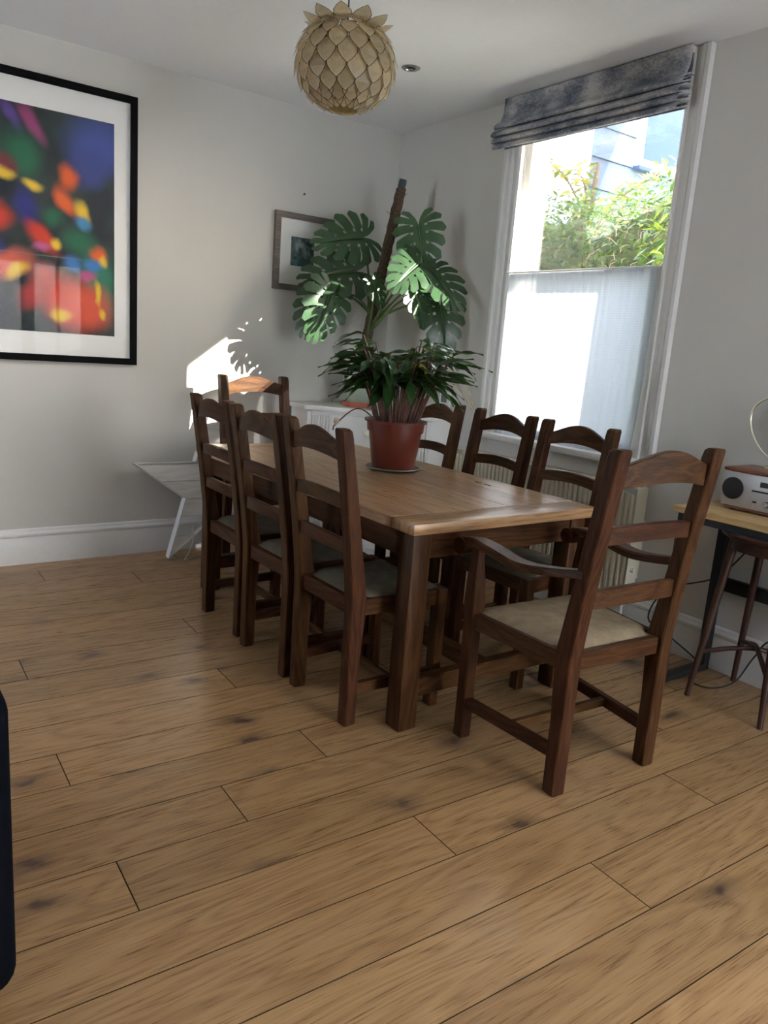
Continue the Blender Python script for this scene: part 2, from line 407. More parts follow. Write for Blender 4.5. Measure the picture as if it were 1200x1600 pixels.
for k in range(-17, 19):
    j0 = joints.get(k, rp.uniform(0, 2)); ln = 2.0
    xs = sorted([j0+ln*i for i in range(-4, 5)])
    for a, b in zip(xs, xs[1:]):
        g = .0011
        poly = [(a+g, seam(k, a)+g), (b-g, seam(k, b)+g), (b-g+SL*-.204, seam(k+1, b)-g), (a+g+SL*-.204, seam(k+1, a)-g)]
        poly = clip_rect(poly, XL+.001, XB-.001, YF+.001, YA-.001)
        if len(poly) < 3: continue
        cx = sum(p[0] for p in poly)/len(poly); cy = sum(p[1] for p in poly)/len(poly)
        bm = bmesh.new()
        rings = []
        for ins, z in ((0, -.013), (0, -.0006), (.0006, 0)):
            rings.append([(p[0]+(ins if p[0] < cx else -ins), p[1]+(ins if p[1] < cy else -ins), z) for p in poly])
        loft(bm, rings)
        bmesh.ops.recalc_face_normals(bm, faces=bm.faces)
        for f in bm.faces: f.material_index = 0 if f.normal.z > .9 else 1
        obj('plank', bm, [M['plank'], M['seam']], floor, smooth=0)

# skirting
def skirt(name, along, a, b, wall, sgn):
    prof = [(0, 0), (.02, 0), (.02, .135), (.017, .145), (.017, .158), (.021, .165), (.021, .175), (.012, .187), (.009, .198), (0, .205)]
    bm = bmesh.new()
    if along == 'x': rr = [[(x, wall+sgn*d, z) for d, z in prof] for x in (a, b)]
    else: rr = [[(wall+sgn*d, y, z) for d, z in prof] for y in (a, b)]
    loft(bm, rr); return struct(name, bm, M['white'], smooth=20)
skirt('baseboard_back', 'x', XL, XB-.02, YA, -1)
skirt('baseboard_right', 'y', YF, YA, XB, -1)
skirt('baseboard_left', 'y', YF, YA-.02, XL, 1)

# sash window
win = bpy.data.objects.new('window_1', None); COL.objects.link(win); win['kind'] = 'structure'
win.location = (0, 0, 0)
def casing_piece(y_in, y_out):
    s = 1 if y_out > y_in else -1; wd = abs(y_out-y_in)
    prof = [(0, 0), (0, .02), (.018, .026), (.024, .018), (.05, .018), (.058, .028), (.075, .030), (.082, .022), (wd-.02, .034), (wd, .034), (wd, 0)]
    bm = bmesh.new(); loft(bm, [[(XB-d, y_in+s*u, z) for u, d in prof] for z in (.86, ZC-.005)]); return bm
obj('casing', casing_piece(2.365, 2.262), M['white'], win, smooth=20)
obj('casing', casing_piece(3.395, 3.523), M['white'], win, smooth=20)
obj('head_casing', box(bm_new(), (XB-.03, 2.365, 2.66), (XB, 3.395, ZC-.005), .004), M['white'], win)
# sash box linings inside the opening
obj('jamb_lining', box(bm_new(), (XB, WY0, WZ0), (XB+.10, WY0+.028, WZ1)), M['white'], win)
obj('jamb_lining', box(bm_new(), (XB, WY1-.028, WZ0), (XB+.10, WY1, WZ1)), M['white'], win)
obj('parting_bead', box(bm_new(), (XB+.05, WY0+.028, WZ0+.03), (XB+.06, WY0+.04, WZ1)), M['white'], win)
obj('parting_bead', box(bm_new(), (XB+.05, WY1-.04, WZ0+.03), (XB+.06, WY1-.028, WZ1)), M['white'], win)
obj('sill', box(bm_new(), (XB-.085, 2.25, .862), (XB+.10, 3.535, .90), .008, 2), M['white'], win)
obj('apron', box(bm_new(), (XB-.028, 2.28, .77), (XB, 3.51, .862), .006), M['white'], win)
obj('outer_sill', box(bm_new(), (XB+.10, WY0, .85), (XB+WT+.06, WY1, .90)), M['masonry'], win)
def sash(name, x, z0, z1, bot, top):
    st = .042; y0, y1 = WY0+.04, WY1-.04
    us = [y0, y0+st, y1-st, y1]; vs = [z0, z0+bot, z1-top, z1]
    s = obj(name, wall_with_holes(us, vs, {(1, 1)}, 'x', x, x+.04), M['white'], win, smooth=0)
    obj('pane', box(bm_new(), (x+.018, us[1]-.005, vs[1]-.005), (x+.022, us[2]+.005, vs[2]+.005)), M['glass'], s, smooth=0)
sash('lower_sash', XB+.008, .90, 1.84, .07, .038)
sash('upper_sash', XB+.062, 1.80, WZ1, .038, .05)
w4 = bpy.data.objects.new('added_left_window', None); COL.objects.link(w4); w4['kind'] = 'structure'  # made-up opening in the left wall, added to brighten the far corner
obj('window_frame', wall_with_holes([3.5, 3.55, 4.15, 4.2], [.85, .90, 2.10, 2.15], {(1, 1)}, 'x', XL-.15, XL-.10), M['white'], w4, smooth=0)
obj('pane', box(bm_new(), (XL-.128, 3.545, .895), (XL-.124, 4.155, 2.105)), M['glass'], w4, smooth=0)
struct('sky_block_fence', box(bm_new(), (-6.0, -6.2, -.3), (XB+WT+3, -6.1, .7)), M['walldark'], smooth=0)  # unseen, added to limit the sky seen through the door
w3 = bpy.data.objects.new('added_sash', None); COL.objects.link(w3); w3['kind'] = 'structure'  # made-up window out of view, added to let in fill light
obj('window_frame', wall_with_holes([-1.45, -1.38, -.12, -.05], [.90, .97, 1.78, 1.83, 2.63, 2.70], {(1, 1), (1, 3)}, 'x', XB+.06, XB+.11), M['white'], w3, smooth=0)
obj('pane', box(bm_new(), (XB+.083, -1.385, .965), (XB+.087, -.115, 2.635)), M['glass'], w3, smooth=0)
struct('sun_block_wall', box(bm_new(), (5.2, -7.0, -.3), (5.5, -.35, 4.4)), M['masonry'], smooth=0)  # unseen, added only to keep the sun out of the added window
# unseen roof overhang, added to cut off the top of the sun patch
struct('sun_cut_overhang', box(bm_new(), (XB+WT, -1.0, 3.04), (XB+WT+.72, 6.0, 3.16)), M['masonry'], smooth=0)

# lace half-curtain on the lower sash
def curtain():
    t = thing('lace_curtain', 'white lace half-curtain hanging across the lower sash', 'curtain', (XB-.02, 2.9, .9))
    bm = bmesh.new(); NY, NZ = 150, 34; g = []
    for j in range(NZ+1):
        v = j/NZ; row = []
        for i in range(NY+1):
            u = i/NY
            z = 1.825-v*(.945+.01*math.sin(u*9))
            y0 = 2.385+.03*max(0, v-.55)+.05*max(0, v-.8); y1 = 3.40+.0*v
            y = y0+(y1-y0)*u
            amp = .0042*(1-.6*v)
            x = XB-.012-.006*v+amp*math.sin(u*2*math.pi*22+.6*math.sin(u*40))+.006*v*math.sin(u*13)
            row.append(bm.verts.new((x-t.location.x, y-t.location.y, z-t.location.z)))
        g.append(row)
    for j in range(NZ):
        for i in range(NY): bm.faces.new((g[j][i], g[j][i+1], g[j+1][i+1], g[j+1][i]))
    obj('lace_panel', bm, M['lace'], t, smooth=80)
    obj('curtain_wire', tube(bm_new(), [(-.006, -.53, .93), (-.006, .52, .93)], .004), M['white'], t)
curtain()

# roman blind
def blind():
    t = thing('roman_blind', 'mottled grey-blue roman blind folded up above the window', 'blind', (XB-.03, 2.92, ZC-.005))
    y0, y1 = -.585, .60
    x0, z0 = t.location.x, t.location.z
    def sheet(name, prof, yy0, yy1, sag=0, th=.006):
        pts = smooth_path([(-d, 0, -z) for d, z in prof], 6)
        NYs = 24; rings = []
        for i in range(NYs+1):
            u = i/NYs; y = yy0+(yy1-yy0)*u
            s = sag*math.sin(math.pi*u)
            up = [(p.x, y, p.z-s*(-p.z/.3)) for p in pts]
            rings.append(up)
        bm = bmesh.new(); loft(bm, rings, cap=False, closed=False)
        o = obj(name, bm, M['blind'], t, smooth=60)
        md = o.modifiers.new('thick', 'SOLIDIFY'); md.thickness = th; return o
    obj('headrail', box(bm_new(), (-.035, y0+.01, -.03), (.0, y1-.01, 0)), M['white'], t)
    sheet('top_drop', [(.037, 0), (.038, .04), (.041, .08), (.056, .118), (.070, .138), (.062, .150), (.015, .128)], y0, y1, .004)
    dd = [(.128, .098), (.172, .118), (.206, .114), (.236, .106)]
    for i, (z, d) in enumerate(dd):
        e = .006*i
        sheet('fold', [(.012, z-.006), (.04, z-.008), (d*.75, z+.006), (d, z+.032), (d-.010, z+.044), (d*.6, z+.034), (.02, z+.020)], y0-.012+e*.4, y1+.008-e*.3, .006)
    obj('lining', box(bm_new(), (-.012, y0+.005, -.262), (-.008, y1-.005, -.03)), M['blind'], t, smooth=0)
    obj('pull_cord', tube(bm_new(), [(-.01, y0+.012, -.03), (-.012, y0+.012, -.5), (-.012, y0+.012, -.9)], .0015, 5), M['white'], t)
blind()

# radiator
def radiator():
    t = thing('radiator', 'cream ribbed panel radiator under the window sill', 'radiator', (XB-.06, 2.95, 0))
    y0, y1, z0, z1 = -.70, .68, .17, .775
    n = 42; pts = []
    p = (y1-y0)/n; prof = []
    for i in range(n):
        a = y0+i*p
        prof += [(a, -.048), (a+p*.28, -.048), (a+p*.40, -.062), (a+p*.88, -.062)]
    prof += [(y1, -.048), (y1, -.035), (y0, -.035)]
    bm = bmesh.new(); loft(bm, [[(x, y, z) for y, x in prof] for z in (z0+.03, z1-.035)])
    obj('ribbed_panel', bm, M['cream'], t, smooth=30)
    obj('rear_panel', box(bm_new(), (.0, y0, z0+.02), (.012, y1, z1-.04)), M['cream'], t)
    us = [y0+i*(y1-y0)/90 for i in range(91)]
    bm = wall_with_holes([-.064, -.05, .004, .018], [0, 1], set(), 'y', 0, 1); bm.free()
    # top grille: frame with slots, built in the x-y plane
    bm = bmesh.new(); vv = {}
    xs = [-.064, -.048, .002, .018]
    def V(i, j, k):
        if (i, j, k) not in vv: vv[(i, j, k)] = bm.verts.new((xs[i], us[j], (z1-.004, z1)[k]))
        return vv[(i, j, k)]
    cells = {(i, j) for i in range(3) for j in range(90)}-{(1, j) for j in range(1, 89) if j % 2}
    for i, j in cells:
        for k in (0, 1): bm.faces.new((V(i, j, k), V(i+1, j, k), V(i+1, j+1, k), V(i, j+1, k)))
        for di, dj, a, b in ((-1, 0, (i, j), (i, j+1)), (1, 0, (i+1, j), (i+1, j+1)), (0, -1, (i, j), (i+1, j)), (0, 1, (i, j+1), (i+1, j+1))):
            if (i+di, j+dj) not in cells: bm.faces.new((V(*a, 0), V(*b, 0), V(*b, 1), V(*a, 1)))
    obj('top_grille', bm, M['cream'], t, smooth=0)
    for y in (y0-.004, y1): obj('side_cover', box(bm_new(), (-.064, y, z0+.02), (.018, y+.004, z1), .001), M['cream'], t)
    obj('lower_rail', box(bm_new(), (-.064, y0, z0), (-.03, y1, z0+.035), .006, 2), M['cream'], t)
    for y in (y0+.03, y1-.03):
        obj('pipe', tube(bm_new(), [(-.02, y, z0+.03), (-.02, y, -.001)], .008), M['white'], t)
        obj('wall_bracket', box(bm_new(), (.01, y-.015, .3), (.062, y+.015, .6)), M['cream'], t)
    v = obj('bleed_valve', tube(bm_new(), [(-.03, y0-.003, .36), (-.03, y0-.022, .36)], .011, 12), M['white'], t)
radiator()

# door behind the camera, a daylight source (the extra windows above are added)
d1 = bpy.data.objects.new('door_1', None); COL.objects.link(d1); d1['kind'] = 'structure'
for k in range(2):
    a = 1.555+k*.787; us = [a, a+.08, a+.375, a+.405, a+.70, a+.78]; vs = [0.002, .22, 1.18, 1.21, 2.12, 2.23]
    lf = obj('door_leaf', wall_with_holes(us, vs, {(1, 1), (3, 1), (1, 3), (3, 3)}, 'y', YF-.16, YF-.11), M['oak_z'], d1, smooth=0)
    obj('pane', box(bm_new(), (us[1]-.004, YF-.138, vs[1]-.004), (us[4]+.004, YF-.134, vs[4]+.004)), M['glass'], lf, smooth=0)

# ================================================================== DINING TABLE
TX0, TX1, TY0, TY1, TZ = 1.575, 2.525, 1.955, 3.85, .785
def table():
    cx, cy = (TX0+TX1)/2, (TY0+TY1)/2
    t = thing('dining_table', 'long oak farmhouse dining table with square legs, set with eight chairs', 'table', (cx, cy, 0))
    hx, hy = (TX1-TX0)/2, (TY1-TY0)/2
    bb = .135; zt, zb = TZ, TZ-.04
    for s in (-1, 1):
        a, b = sorted((s*hy, s*(hy-bb)))
        obj('end_board', box(bm_new(), (-hx, a, zb), (hx, b-.0006, zt), .005, 2), M['top_x'], t)
    n = 5; wd = 2*hx/n
    for (a, b) in ((-hy+bb, -.0), (.0, hy-bb)):
        for i in range(n):
            obj('top_board', box(bm_new(), (-hx+i*wd+.0004, a+.0006, zb), (-hx+(i+1)*wd-.0004, b-.0006, zt), .0014), M['top_y'], t)
    lx, ly, lw = hx-.03, hy-.035, .082
    for sx in (-1, 1):
        for sy in (-1, 1):
            x = sorted((sx*lx, sx*(lx-lw))); y = sorted((sy*ly, sy*(ly-lw)))
            obj('leg', box(bm_new(), (x[0], y[0], 0), (x[1], y[1], zb), .006, 2), M['oak_z'], t)
    for s in (-1, 1):
        y = sorted((s*(ly-.012), s*(ly-.04)))
        obj('apron', box(bm_new(), (-lx+lw, y[0], .645), (lx-lw, y[1], zb)), M['oak_x'], t)
        x = sorted((s*(lx-.012), s*(lx-.04)))
        obj('apron', box(bm_new(), (x[0], -ly+lw, .645), (x[1], ly-lw, zb)), M['oak_y'], t)
        y = sorted((s*(ly-.015), s*(ly-.065)))
        obj('stretcher', box(bm_new(), (-lx+lw, y[0], .115), (lx-lw, y[1], .185), .004), M['oak_x'], t)
    obj('stretcher', box(bm_new(), (-.03, -ly+.066, .12), (.03, ly-.066, .18), .004), M['oak_y'], t)
    for dy in (-.42, -.36):
        obj('leaf_clip', box(bm_new(), (hx-.13, dy-.02, zt-.002), (hx-.122, dy+.02, zt+.0012)), M['black'], t)
table()

# ================================================================== CHAIRS
def make_chair(name, label, arm, seatmat, group):
    t = thing(name, label, 'chair', group=group)
    W, Wf, D, Hc = (.485, .56, .475, 1.125) if arm else (.415, .445, .43, 1.085)
    pw = .054 if arm else .050
    ax, az = M['oak_x'], M['oak_z']
    # rear posts: upright below the seat, raked above
    def yb(z): return 0 if z < .44 else -.085*((z-.44)/(Hc-.44))**1.25
    for s in (-1, 1):
        rings = []
        for z, dep in ((0, .046), (.004, .05), (.25, .052), (.40, .062), (.47, .068), (.56, .060), (.7, .053), (.85, .05), (Hc-.03, .046), (Hc-.008, .043), (Hc, .036)):
            e = .003 if z in (0, Hc) else 0
            e = .006 if z == Hc else e
            x0, x1 = sorted((s*(W/2-e), s*(W/2-pw+e))); y = yb(z); c = .004
            rings.append([(x0+c, y, z), (x1-c, y, z), (x1, y+c, z), (x1, y+dep-c, z), (x1-c, y+dep, z), (x0+c, y+dep, z), (x0, y+dep-c, z), (x0, y+c, z)])
        bm = bmesh.new(); loft(bm, rings); obj('leg', bm, az, t, smooth=25)
    # curved ladder slats
    inner = W-2*pw+.01
    def slat(nm, z0, z1, arch_b, arch_t, end_drop=0, bow=.022):
        bm = bmesh.new(); rings = []; N = 14
        for i in range(N+1):
            u = i/N*2-1; q = 1-u*u
            y = yb((z0+z1)/2)+.012-bow*q; th = .022
            sh = math.cos(u*math.pi/2)**1.3 if arch_t > .03 else q
            zb_, zt_ = z0+arch_b*q, z1+arch_t*sh
            x = u*inner/2
            rings.append([(x, y, zb_), (x, y+th, zb_), (x, y+th-.002, zt_-.003), (x, y+th-.005, zt_), (x, y+.004, zt_), (x, y, zt_-.003)])
        loft(bm, rings); obj(nm, bm, ax, t, smooth=30)
    if arm:
        slat('crest_rail', 1.005, 1.075, .02, .046); slat('slat', .832, .885, .012, .012); slat('slat', .625, .685, .010, .010)
    else:
        slat('crest_rail', .972, 1.026, .02, .050); slat('slat', .805, .852, .012, .012); slat('slat', .642, .692, .010, .010)
    # front legs
    fx = Wf/2; fw = .046
    for s in (-1, 1):
        bm = bmesh.new(); rings = []
        top = .70 if arm else .478
        lev = ((0, .04, .0), (.005, .046, 0), (.40, .048, 0), (.47, .052, 0), (.52, .056, .0), (.60, .044, .004), (.66, .036, .006), (top, .034, .006)) if arm else ((0, .040, 0), (.005, .044, 0), (top-.004, .046, 0), (top, .042, 0))
        for z, wdt, sh in lev:
            cxx = s*(fx-fw/2); h = wdt/2; y0 = D-fw/2+sh
            rings.append([(cxx-h, y0-h, z), (cxx+h, y0-h, z), (cxx+h, y0+h, z), (cxx-h, y0+h, z)])
        loft(bm, rings); bmesh.ops.bevel(bm, geom=[e for e in bm.edges if abs((e.verts[0].co-e.verts[1].co).z) > .02], offset=.004, segments=1, affect='EDGES')
        obj('leg', bm, az, t, smooth=25)
    # seat rails
    zr0, zr1 = .415, .475
    obj('seat_rail', box(bm_new(), (-W/2+pw, .014, zr0), (W/2-pw, .042, zr1), .003), ax, t)
    obj('seat_rail', box(bm_new(), (-fx+fw, D-.038, zr0), (fx-fw, D-.010, zr1), .003), ax, t)
    for s in (-1, 1):
        bm = bmesh.new()
        a, b = s*(W/2-.012), s*(fx-.012)
        loft(bm, [[(a, .06, zr0), (a-s*.026, .06, zr0), (a-s*.026, .06, zr1), (a, .06, zr1)], [(b, D-fw, zr0), (b-s*.026, D-fw, zr0), (b-s*.026, D-fw, zr1), (b, D-fw, zr1)]])
        obj('seat_rail', bm, M['oak_y'], t, smooth=25)
        bm = bmesh.new(); a, b = s*(W/2-.014), s*(fx-.012)
        zz = .115
        loft(bm, [[(a, .045, zz), (a-s*.024, .045, zz), (a-s*.024, .045, zz+.04), (a, .045, zz+.04)], [(b, D-fw, zz), (b-s*.024, D-fw, zz), (b-s*.024, D-fw, zz+.04), (b, D-fw, zz+.04)]])
        obj('stretcher', bm, M['oak_y'], t, smooth=25)
    obj('stretcher', box(bm_new(), (-fx+.04, D*.5-.012, .118), (fx-.04, D*.5+.012, .150), .003), ax, t)
    # upholstered drop-in seat, domed
    bm = bmesh.new(); N = 14; g = []
    for j in range(N+1):
        v = j/N; row = []
        for i in range(N+1):
            u = i/N*2-1
            hw = (W/2-.020)*(1-v)+(fx-.024)*v
            if v < .12: hw = min(hw, W/2-pw+.002+max(0, (v-.07))*.6)
            y = .046+v*(D-.058)
            edge = max(abs(u), abs(v*2-1))
            z = zr1-.004+.030*(1-edge**6)**.5*(.75+.25*(1-u*u)*(1-(2*v-1)**2)) if edge < 1 else zr1-.004
            row.append(bm.verts.new((u*hw, y, z)))
        g.append(row)
    for j in range(N):
        for i in range(N): bm.faces.new((g[j][i], g[j][i+1], g[j+1][i+1], g[j+1][i]))
    r_ = [g[0][i] for i in range(N+1)]+[g[j][N] for j in range(1, N+1)]+[g[N][i] for i in range(N-1, -1, -1)]+[g[j][0] for j in range(N-1, 0, -1)]
    lo = [bm.verts.new((v.co.x, v.co.y, zr1-.03)) for v in r_]
    for i in range(len(r_)): bm.faces.new((r_[i], r_[(i+1) % len(r_)], lo[(i+1) % len(r_)], lo[i]))
    bm.faces.new(lo)
    obj('seat', bm, seatmat, t, smooth=50)
    if arm:
        for s in (-1, 1):
            bm = bmesh.new(); rings = []
            path = smooth_path([(s*(W/2-.02), -.006, .748), (s*(W/2+.0), .13, .722), (s*(W/2+.018), .24, .712), (s*(W/2+.024), .35, .728), (s*(W/2+.022), .45, .735), (s*(W/2+.018), .525, .722)], 5)
            for i, p in enumerate(path):
                q = i/(len(path)-1); hw = .021+.014*math.sin(math.pi*min(1, q*1.1)**1.5); th = .034
                rings.append([(p.x-hw, p.y, p.z-th*.6), (p.x+hw, p.y, p.z-th*.6), (p.x+hw, p.y, p.z), (p.x+hw*.8, p.y, p.z+.006), (p.x-hw*.8, p.y, p.z+.006), (p.x-hw, p.y, p.z)])
            loft(bm, rings)
            o = obj('armrest', bm, M['oak_y'], t, smooth=40)
            bm = bmesh.new(); p = path[-1]
            tube(bm, [(p.x-.030, p.y, p.z-.026), (p.x+.030, p.y, p.z-.026)], .031, 18)
            obj('scroll', bm, M['oak_x'], o, smooth=40)
    return t
G = 'ladder-back dining chairs'
GA = 'ladder-back carver armchairs'
c0 = make_chair('dining_chair', 'ladder-back oak chair on the left side of the table, nearest the camera', False, M['olive'], G)
c0.location = (1.455, 2.325, 0); c0.rotation_euler.z = R(-90)
dup(c0, (1.455, 2.79, 0), R(-90), 'ladder-back oak chair in the middle of the left row of three')
dup(c0, (1.475, 3.275, 0), R(-90), 'ladder-back oak chair of the left row farthest away, beside the white star')
dup(c0, (2.685, 2.285, 0), R(92), 'ladder-back oak chair on the window side, nearest the near armchair')
dup(c0, (2.70, 2.775, 0), R(90), 'ladder-back oak chair in the middle of the window-side row, touched by dry stems')
dup(c0, (2.70, 3.30, 0), R(89), 'ladder-back oak chair on the window side farthest back, beside the corner cabinet')
a0 = make_chair('armchair', 'oak carver armchair with tan suede seat at the near end of table', True, M['tan'], GA)
a0.location = (2.035, 1.405, 0); a0.rotation_euler.z = R(-3.5)
a1 = dup(a0, (2.19, 4.365, 0), R(184), 'sunlit oak carver armchair with red seat at the far end of table')
for ch in a1.children:
    if ch.name.startswith('seat') and not ch.name.startswith('seat_rail'):
        ch.data = ch.data.copy(); ch.data.materials[0] = M['red']

# ================================================================== PICTURES ON THE BACK WALL
def picture(name, label, x0, x1, z0, z1, fw, mw, framemat, prints, depth=.03, mat_print=None):
    t = thing(name, label, 'picture', ((x0+x1)/2, YA, z0))
    hx, hz = (x1-x0)/2, z1-z0
    us = [-hx, -hx+fw, hx-fw, hx]; vs = [0, fw, hz-fw, hz]
    obj('frame', wall_with_holes(us, vs, {(1, 1)}, 'y', -depth, -.001), framemat, t, smooth=0)
    obj('mount', box(bm_new(), (us[1]-.002, -.012, vs[1]-.002), (us[2]+.002, -.008, vs[2]+.002)), M['mat'], t, smooth=0)
    ml, mr, mb, mt = mw
    a, b, c, d = us[1]+ml, us[2]-mr, vs[1]+mb, vs[2]-mt
    obj('print', uv_sheet((a, -.0125, c), (b, -.0125, c), (b, -.0125, d), (a, -.0125, d)), prints, t, smooth=-1)
    obj('glazing', box(bm_new(), (us[1]-.001, -.0185, vs[1]-.001), (us[2]+.001, -.0165, vs[2]+.001)), M['picglass'], t, smooth=0)
    return t
red, org, yel, grn, blu, sky_, pnk = (.62, .045, .02), (.75, .12, .02), (.80, .52, .04), (.015, .13, .06), (.02, .025, .20), (.05, .12, .42), (.50, .10, .25)
art = blobs('abstract_colour_print', ((.012, .016, .022), (.028, .045, .04)), [
    (.91, .88, .16, .13, 0, (.06, .09, .33)), (.86, .78, .10, .09, 20, (.05, .07, .25)), (.57, .93, .10, .035, -50, (.30, .05, .16)), (.46, .96, .08, .03, -50, (.10, .05, .25)),
    (.50, .80, .10, .10, -30, grn), (.42, .74, .05, .05, 0, (.18, .03, .04)), (.40, .70, .055, .028, 0, yel), (.55, .67, .055, .024, -10, yel),
    (.75, .715, .045, .055, 10, org), (.73, .61, .07, .04, -45, org), (.82, .575, .035, .05, 35, yel), (.82, .53, .045, .03, 0, (.06, .24, .45)),
    (.52, .56, .06, .09, 20, blu), (.36, .52, .085, .055, -15, red), (.60, .43, .10, .045, -35, red), (.68, .405, .03, .025, 0, yel), (.60, .385, .05, .018, 0, pnk),
    (.66, .53, .05, .05, 0, grn), (.80, .44, .09, .06, 0, grn), (.92, .25, .10, .17, 15, (.02, .17, .10)), (.91, .40, .05, .035, -30, org), (.93, .37, .025, .03, 0, yel),
    (.36, .36, .05, .07, 0, blu), (.42, .30, .12, .06, 15, (.70, .13, .08)), (.47, .27, .06, .028, 30, yel), (.60, .27, .07, .05, 0, (.50, .10, .10)), (.77, .33, .05, .04, 0, (.04, .17, .45)), (.88, .345, .04, .035, 0, (.05, .20, .50)),
    (.84, .28, .05, .028, 20, pnk), (.74, .15, .17, .10, -20, red), (.84, .12, .14, .11, 10, (.72, .10, .05)), (.70, .09, .05, .03, 0, yel), (.93, .10, .02, .025, 0, yel), (.90, .20, .016, .06, 10, yel), (.56, .18, .10, .05, 30, (.45, .05, .05)), (.30, .12, .16, .12, 0, (.015, .03, .06)),
    (.12, .80, .12, .10, 0, grn), (.10, .55, .1, .08, 20, red), (.18, .35, .09, .06, 0, org), (.12, .15, .12, .1, 0, blu)], warp=.045)
picture('framed_print', 'large colourful abstract print in black frame with white mount', .28, 1.50, 1.148, 2.59, .036, (.105, .088, .12, .122), M['black'], art)
ph = blobs('small_blue_grey_print', ((.035, .07, .075), (.16, .24, .24)), [(.3, .75, .2, .15, 30, (.32, .40, .38)), (.6, .5, .12, .3, 20, (.28, .36, .36)), (.5, .2, .3, .1, 0, (.05, .13, .14)), (.2, .1, .15, .1, 0, (.12, .26, .27)), (.75, .8, .15, .1, 0, (.03, .05, .055))], warp=.25)
M['driftwood'] = wood('grey_brown_frame', (.07, .055, .045), (.12, .095, .08), (.17, .14, .12), 'x', rough=.55)
picture('framed_print', 'small framed dark print in grey-brown frame half behind the monstera', 2.372, 2.80, 1.672, 2.147, .036, (.085, .10, .12, .105), M['driftwood'], ph)
nl = obj('wall_nail', tube(bm_new(), [(2.576, YA-.001, 2.271), (2.576, YA-.012, 2.274)], .005, 8), M['blackmetal']); tag(nl, 'small dark nail in the wall above the small picture', 'nail')

# ================================================================== PENDANT SHADE
def pendant():
    cx, cy, cz = 1.785, 2.9, 2.445
    t = thing('pendant_lamp', 'round capiz-shell petal pendant shade hanging over the table', 'lamp', (cx, cy, cz))
    obj('cord', tube(bm_new(), [(0, 0, .12), (0, 0, ZC-cz-.03)], .0032), M['greytube'], t)
    obj('ceiling_rose', lathe(bm_new(), [(.045, ZC-cz), (.045, ZC-cz-.01), (.03, ZC-cz-.03), (.006, ZC-cz-.034)], 24), M['white'], t)
    obj('bulb', lathe(bm_new(), [(.004, .10), (.014, .095), (.014, .05), (.03, .01), (.034, -.02), (.02, -.045), (.002, -.05)], 16), M['mat'], t)
    obj('bulb_holder', lathe(bm_new(), [(.018, .13), (.02, .12), (.02, .085), (.015, .08)], 16), M['white'], t)
    Rr, Rz = .184, .158
    for z, r in ((.128, .11), (-.10, .14)):
        bm = bmesh.new(); tube(bm, [(r*math.cos(a), r*math.sin(a), z) for a in [2*math.pi*k/32 for k in range(33)]], .002, 5, False)
        obj('ring', bm, M['wire'], t)
    def petal_mesh(name, ln, wd, curl):
        out = [(0, 0), (.16, .36), (.42, .5), (.62, .47), (.84, .26), (1, 0)]
        bm = bmesh.new()
        def P(s, w, dz=0): return (w*wd, dz+curl*(s-.5)**2*-1*ln, -s*ln)
        ring = [(s, w) for s, w in out]+[(s, -w) for s, w in out[-2:0:-1]]
        cs = .48
        o = [bm.verts.new(P(s, w)) for s, w in ring]
        i_ = [bm.verts.new(P(cs+(s-cs)*.955, w*.93)) for s, w in ring]
        bm.faces.new(i_)
        n = len(ring)
        for k in range(n):
            f = bm.faces.new((o[k], o[(k+1) % n], i_[(k+1) % n], i_[k])); f.material_index = 1
        bmesh.ops.recalc_face_normals(bm, faces=bm.faces)
        m = bpy.data.meshes.new(name); bm.to_mesh(m); bm.free(); m.materials.append(M['capiz']); m.materials.append(M['wire']); return m
    N = 15
    rows = [(14, .5), (28, .50), (42, .42), (57, .40), (72, .38), (87, .36), (102, .34), (117, .32), (131, .3)]
    for i, (ph, _) in enumerate(rows):
        a = R(ph); ln = .105; wd = max(.05, 2*math.pi*(Rr*math.sin(R(min(ph+14, 95))))/N*1.06)
        me = petal_mesh('petal', ln, wd, .25)
        for k in range(N):
            th = 2*math.pi*(k+.5*(i % 2))/N
            base = Vector((Rr*math.sin(a)*math.cos(th), Rr*math.sin(a)*math.sin(th), Rz*math.cos(a)))
            # local frame: -z down the surface, y outward
            nrm = Vector((math.sin(a)/Rr*math.cos(th), math.sin(a)/Rr*math.sin(th), math.cos(a)/Rz)).normalized()
            b2 = a+.28
            tan = (Vector((Rr*math.sin(b2)*math.cos(th), Rr*math.sin(b2)*math.sin(th), Rz*math.cos(b2)))-base).normalized()
            tan = (tan+nrm*.05).normalized()
            zz = -tan; xx = zz.cross(-nrm).normalized(); yy = zz.cross(xx).normalized()
            o = obj('petal', me, None, t)
            off = base+nrm*.002*(len(rows)-i)
            o.matrix_local = Matrix(((xx.x, yy.x, zz.x, off.x), (xx.y, yy.y, zz.y, off.y), (xx.z, yy.z, zz.z, off.z), (0, 0, 0, 1)))
    me = petal_mesh('petal', .10, .075, .3)
    for k in range(11):
        th = 2*math.pi*k/11; out = Vector((math.cos(th), math.sin(th), .28)).normalized()
        base = Vector((.088*math.cos(th), .088*math.sin(th), .132)); zz = -out; xx = Vector((-math.sin(th), math.cos(th), 0)); yy = zz.cross(xx)
        o = obj('crown_petal', me, None, t)
        o.matrix_local = Matrix(((xx.x, yy.x, zz.x, base.x), (xx.y, yy.y, zz.y, base.y), (xx.z, yy.z, zz.z, base.z), (0, 0, 0, 1)))
pendant()
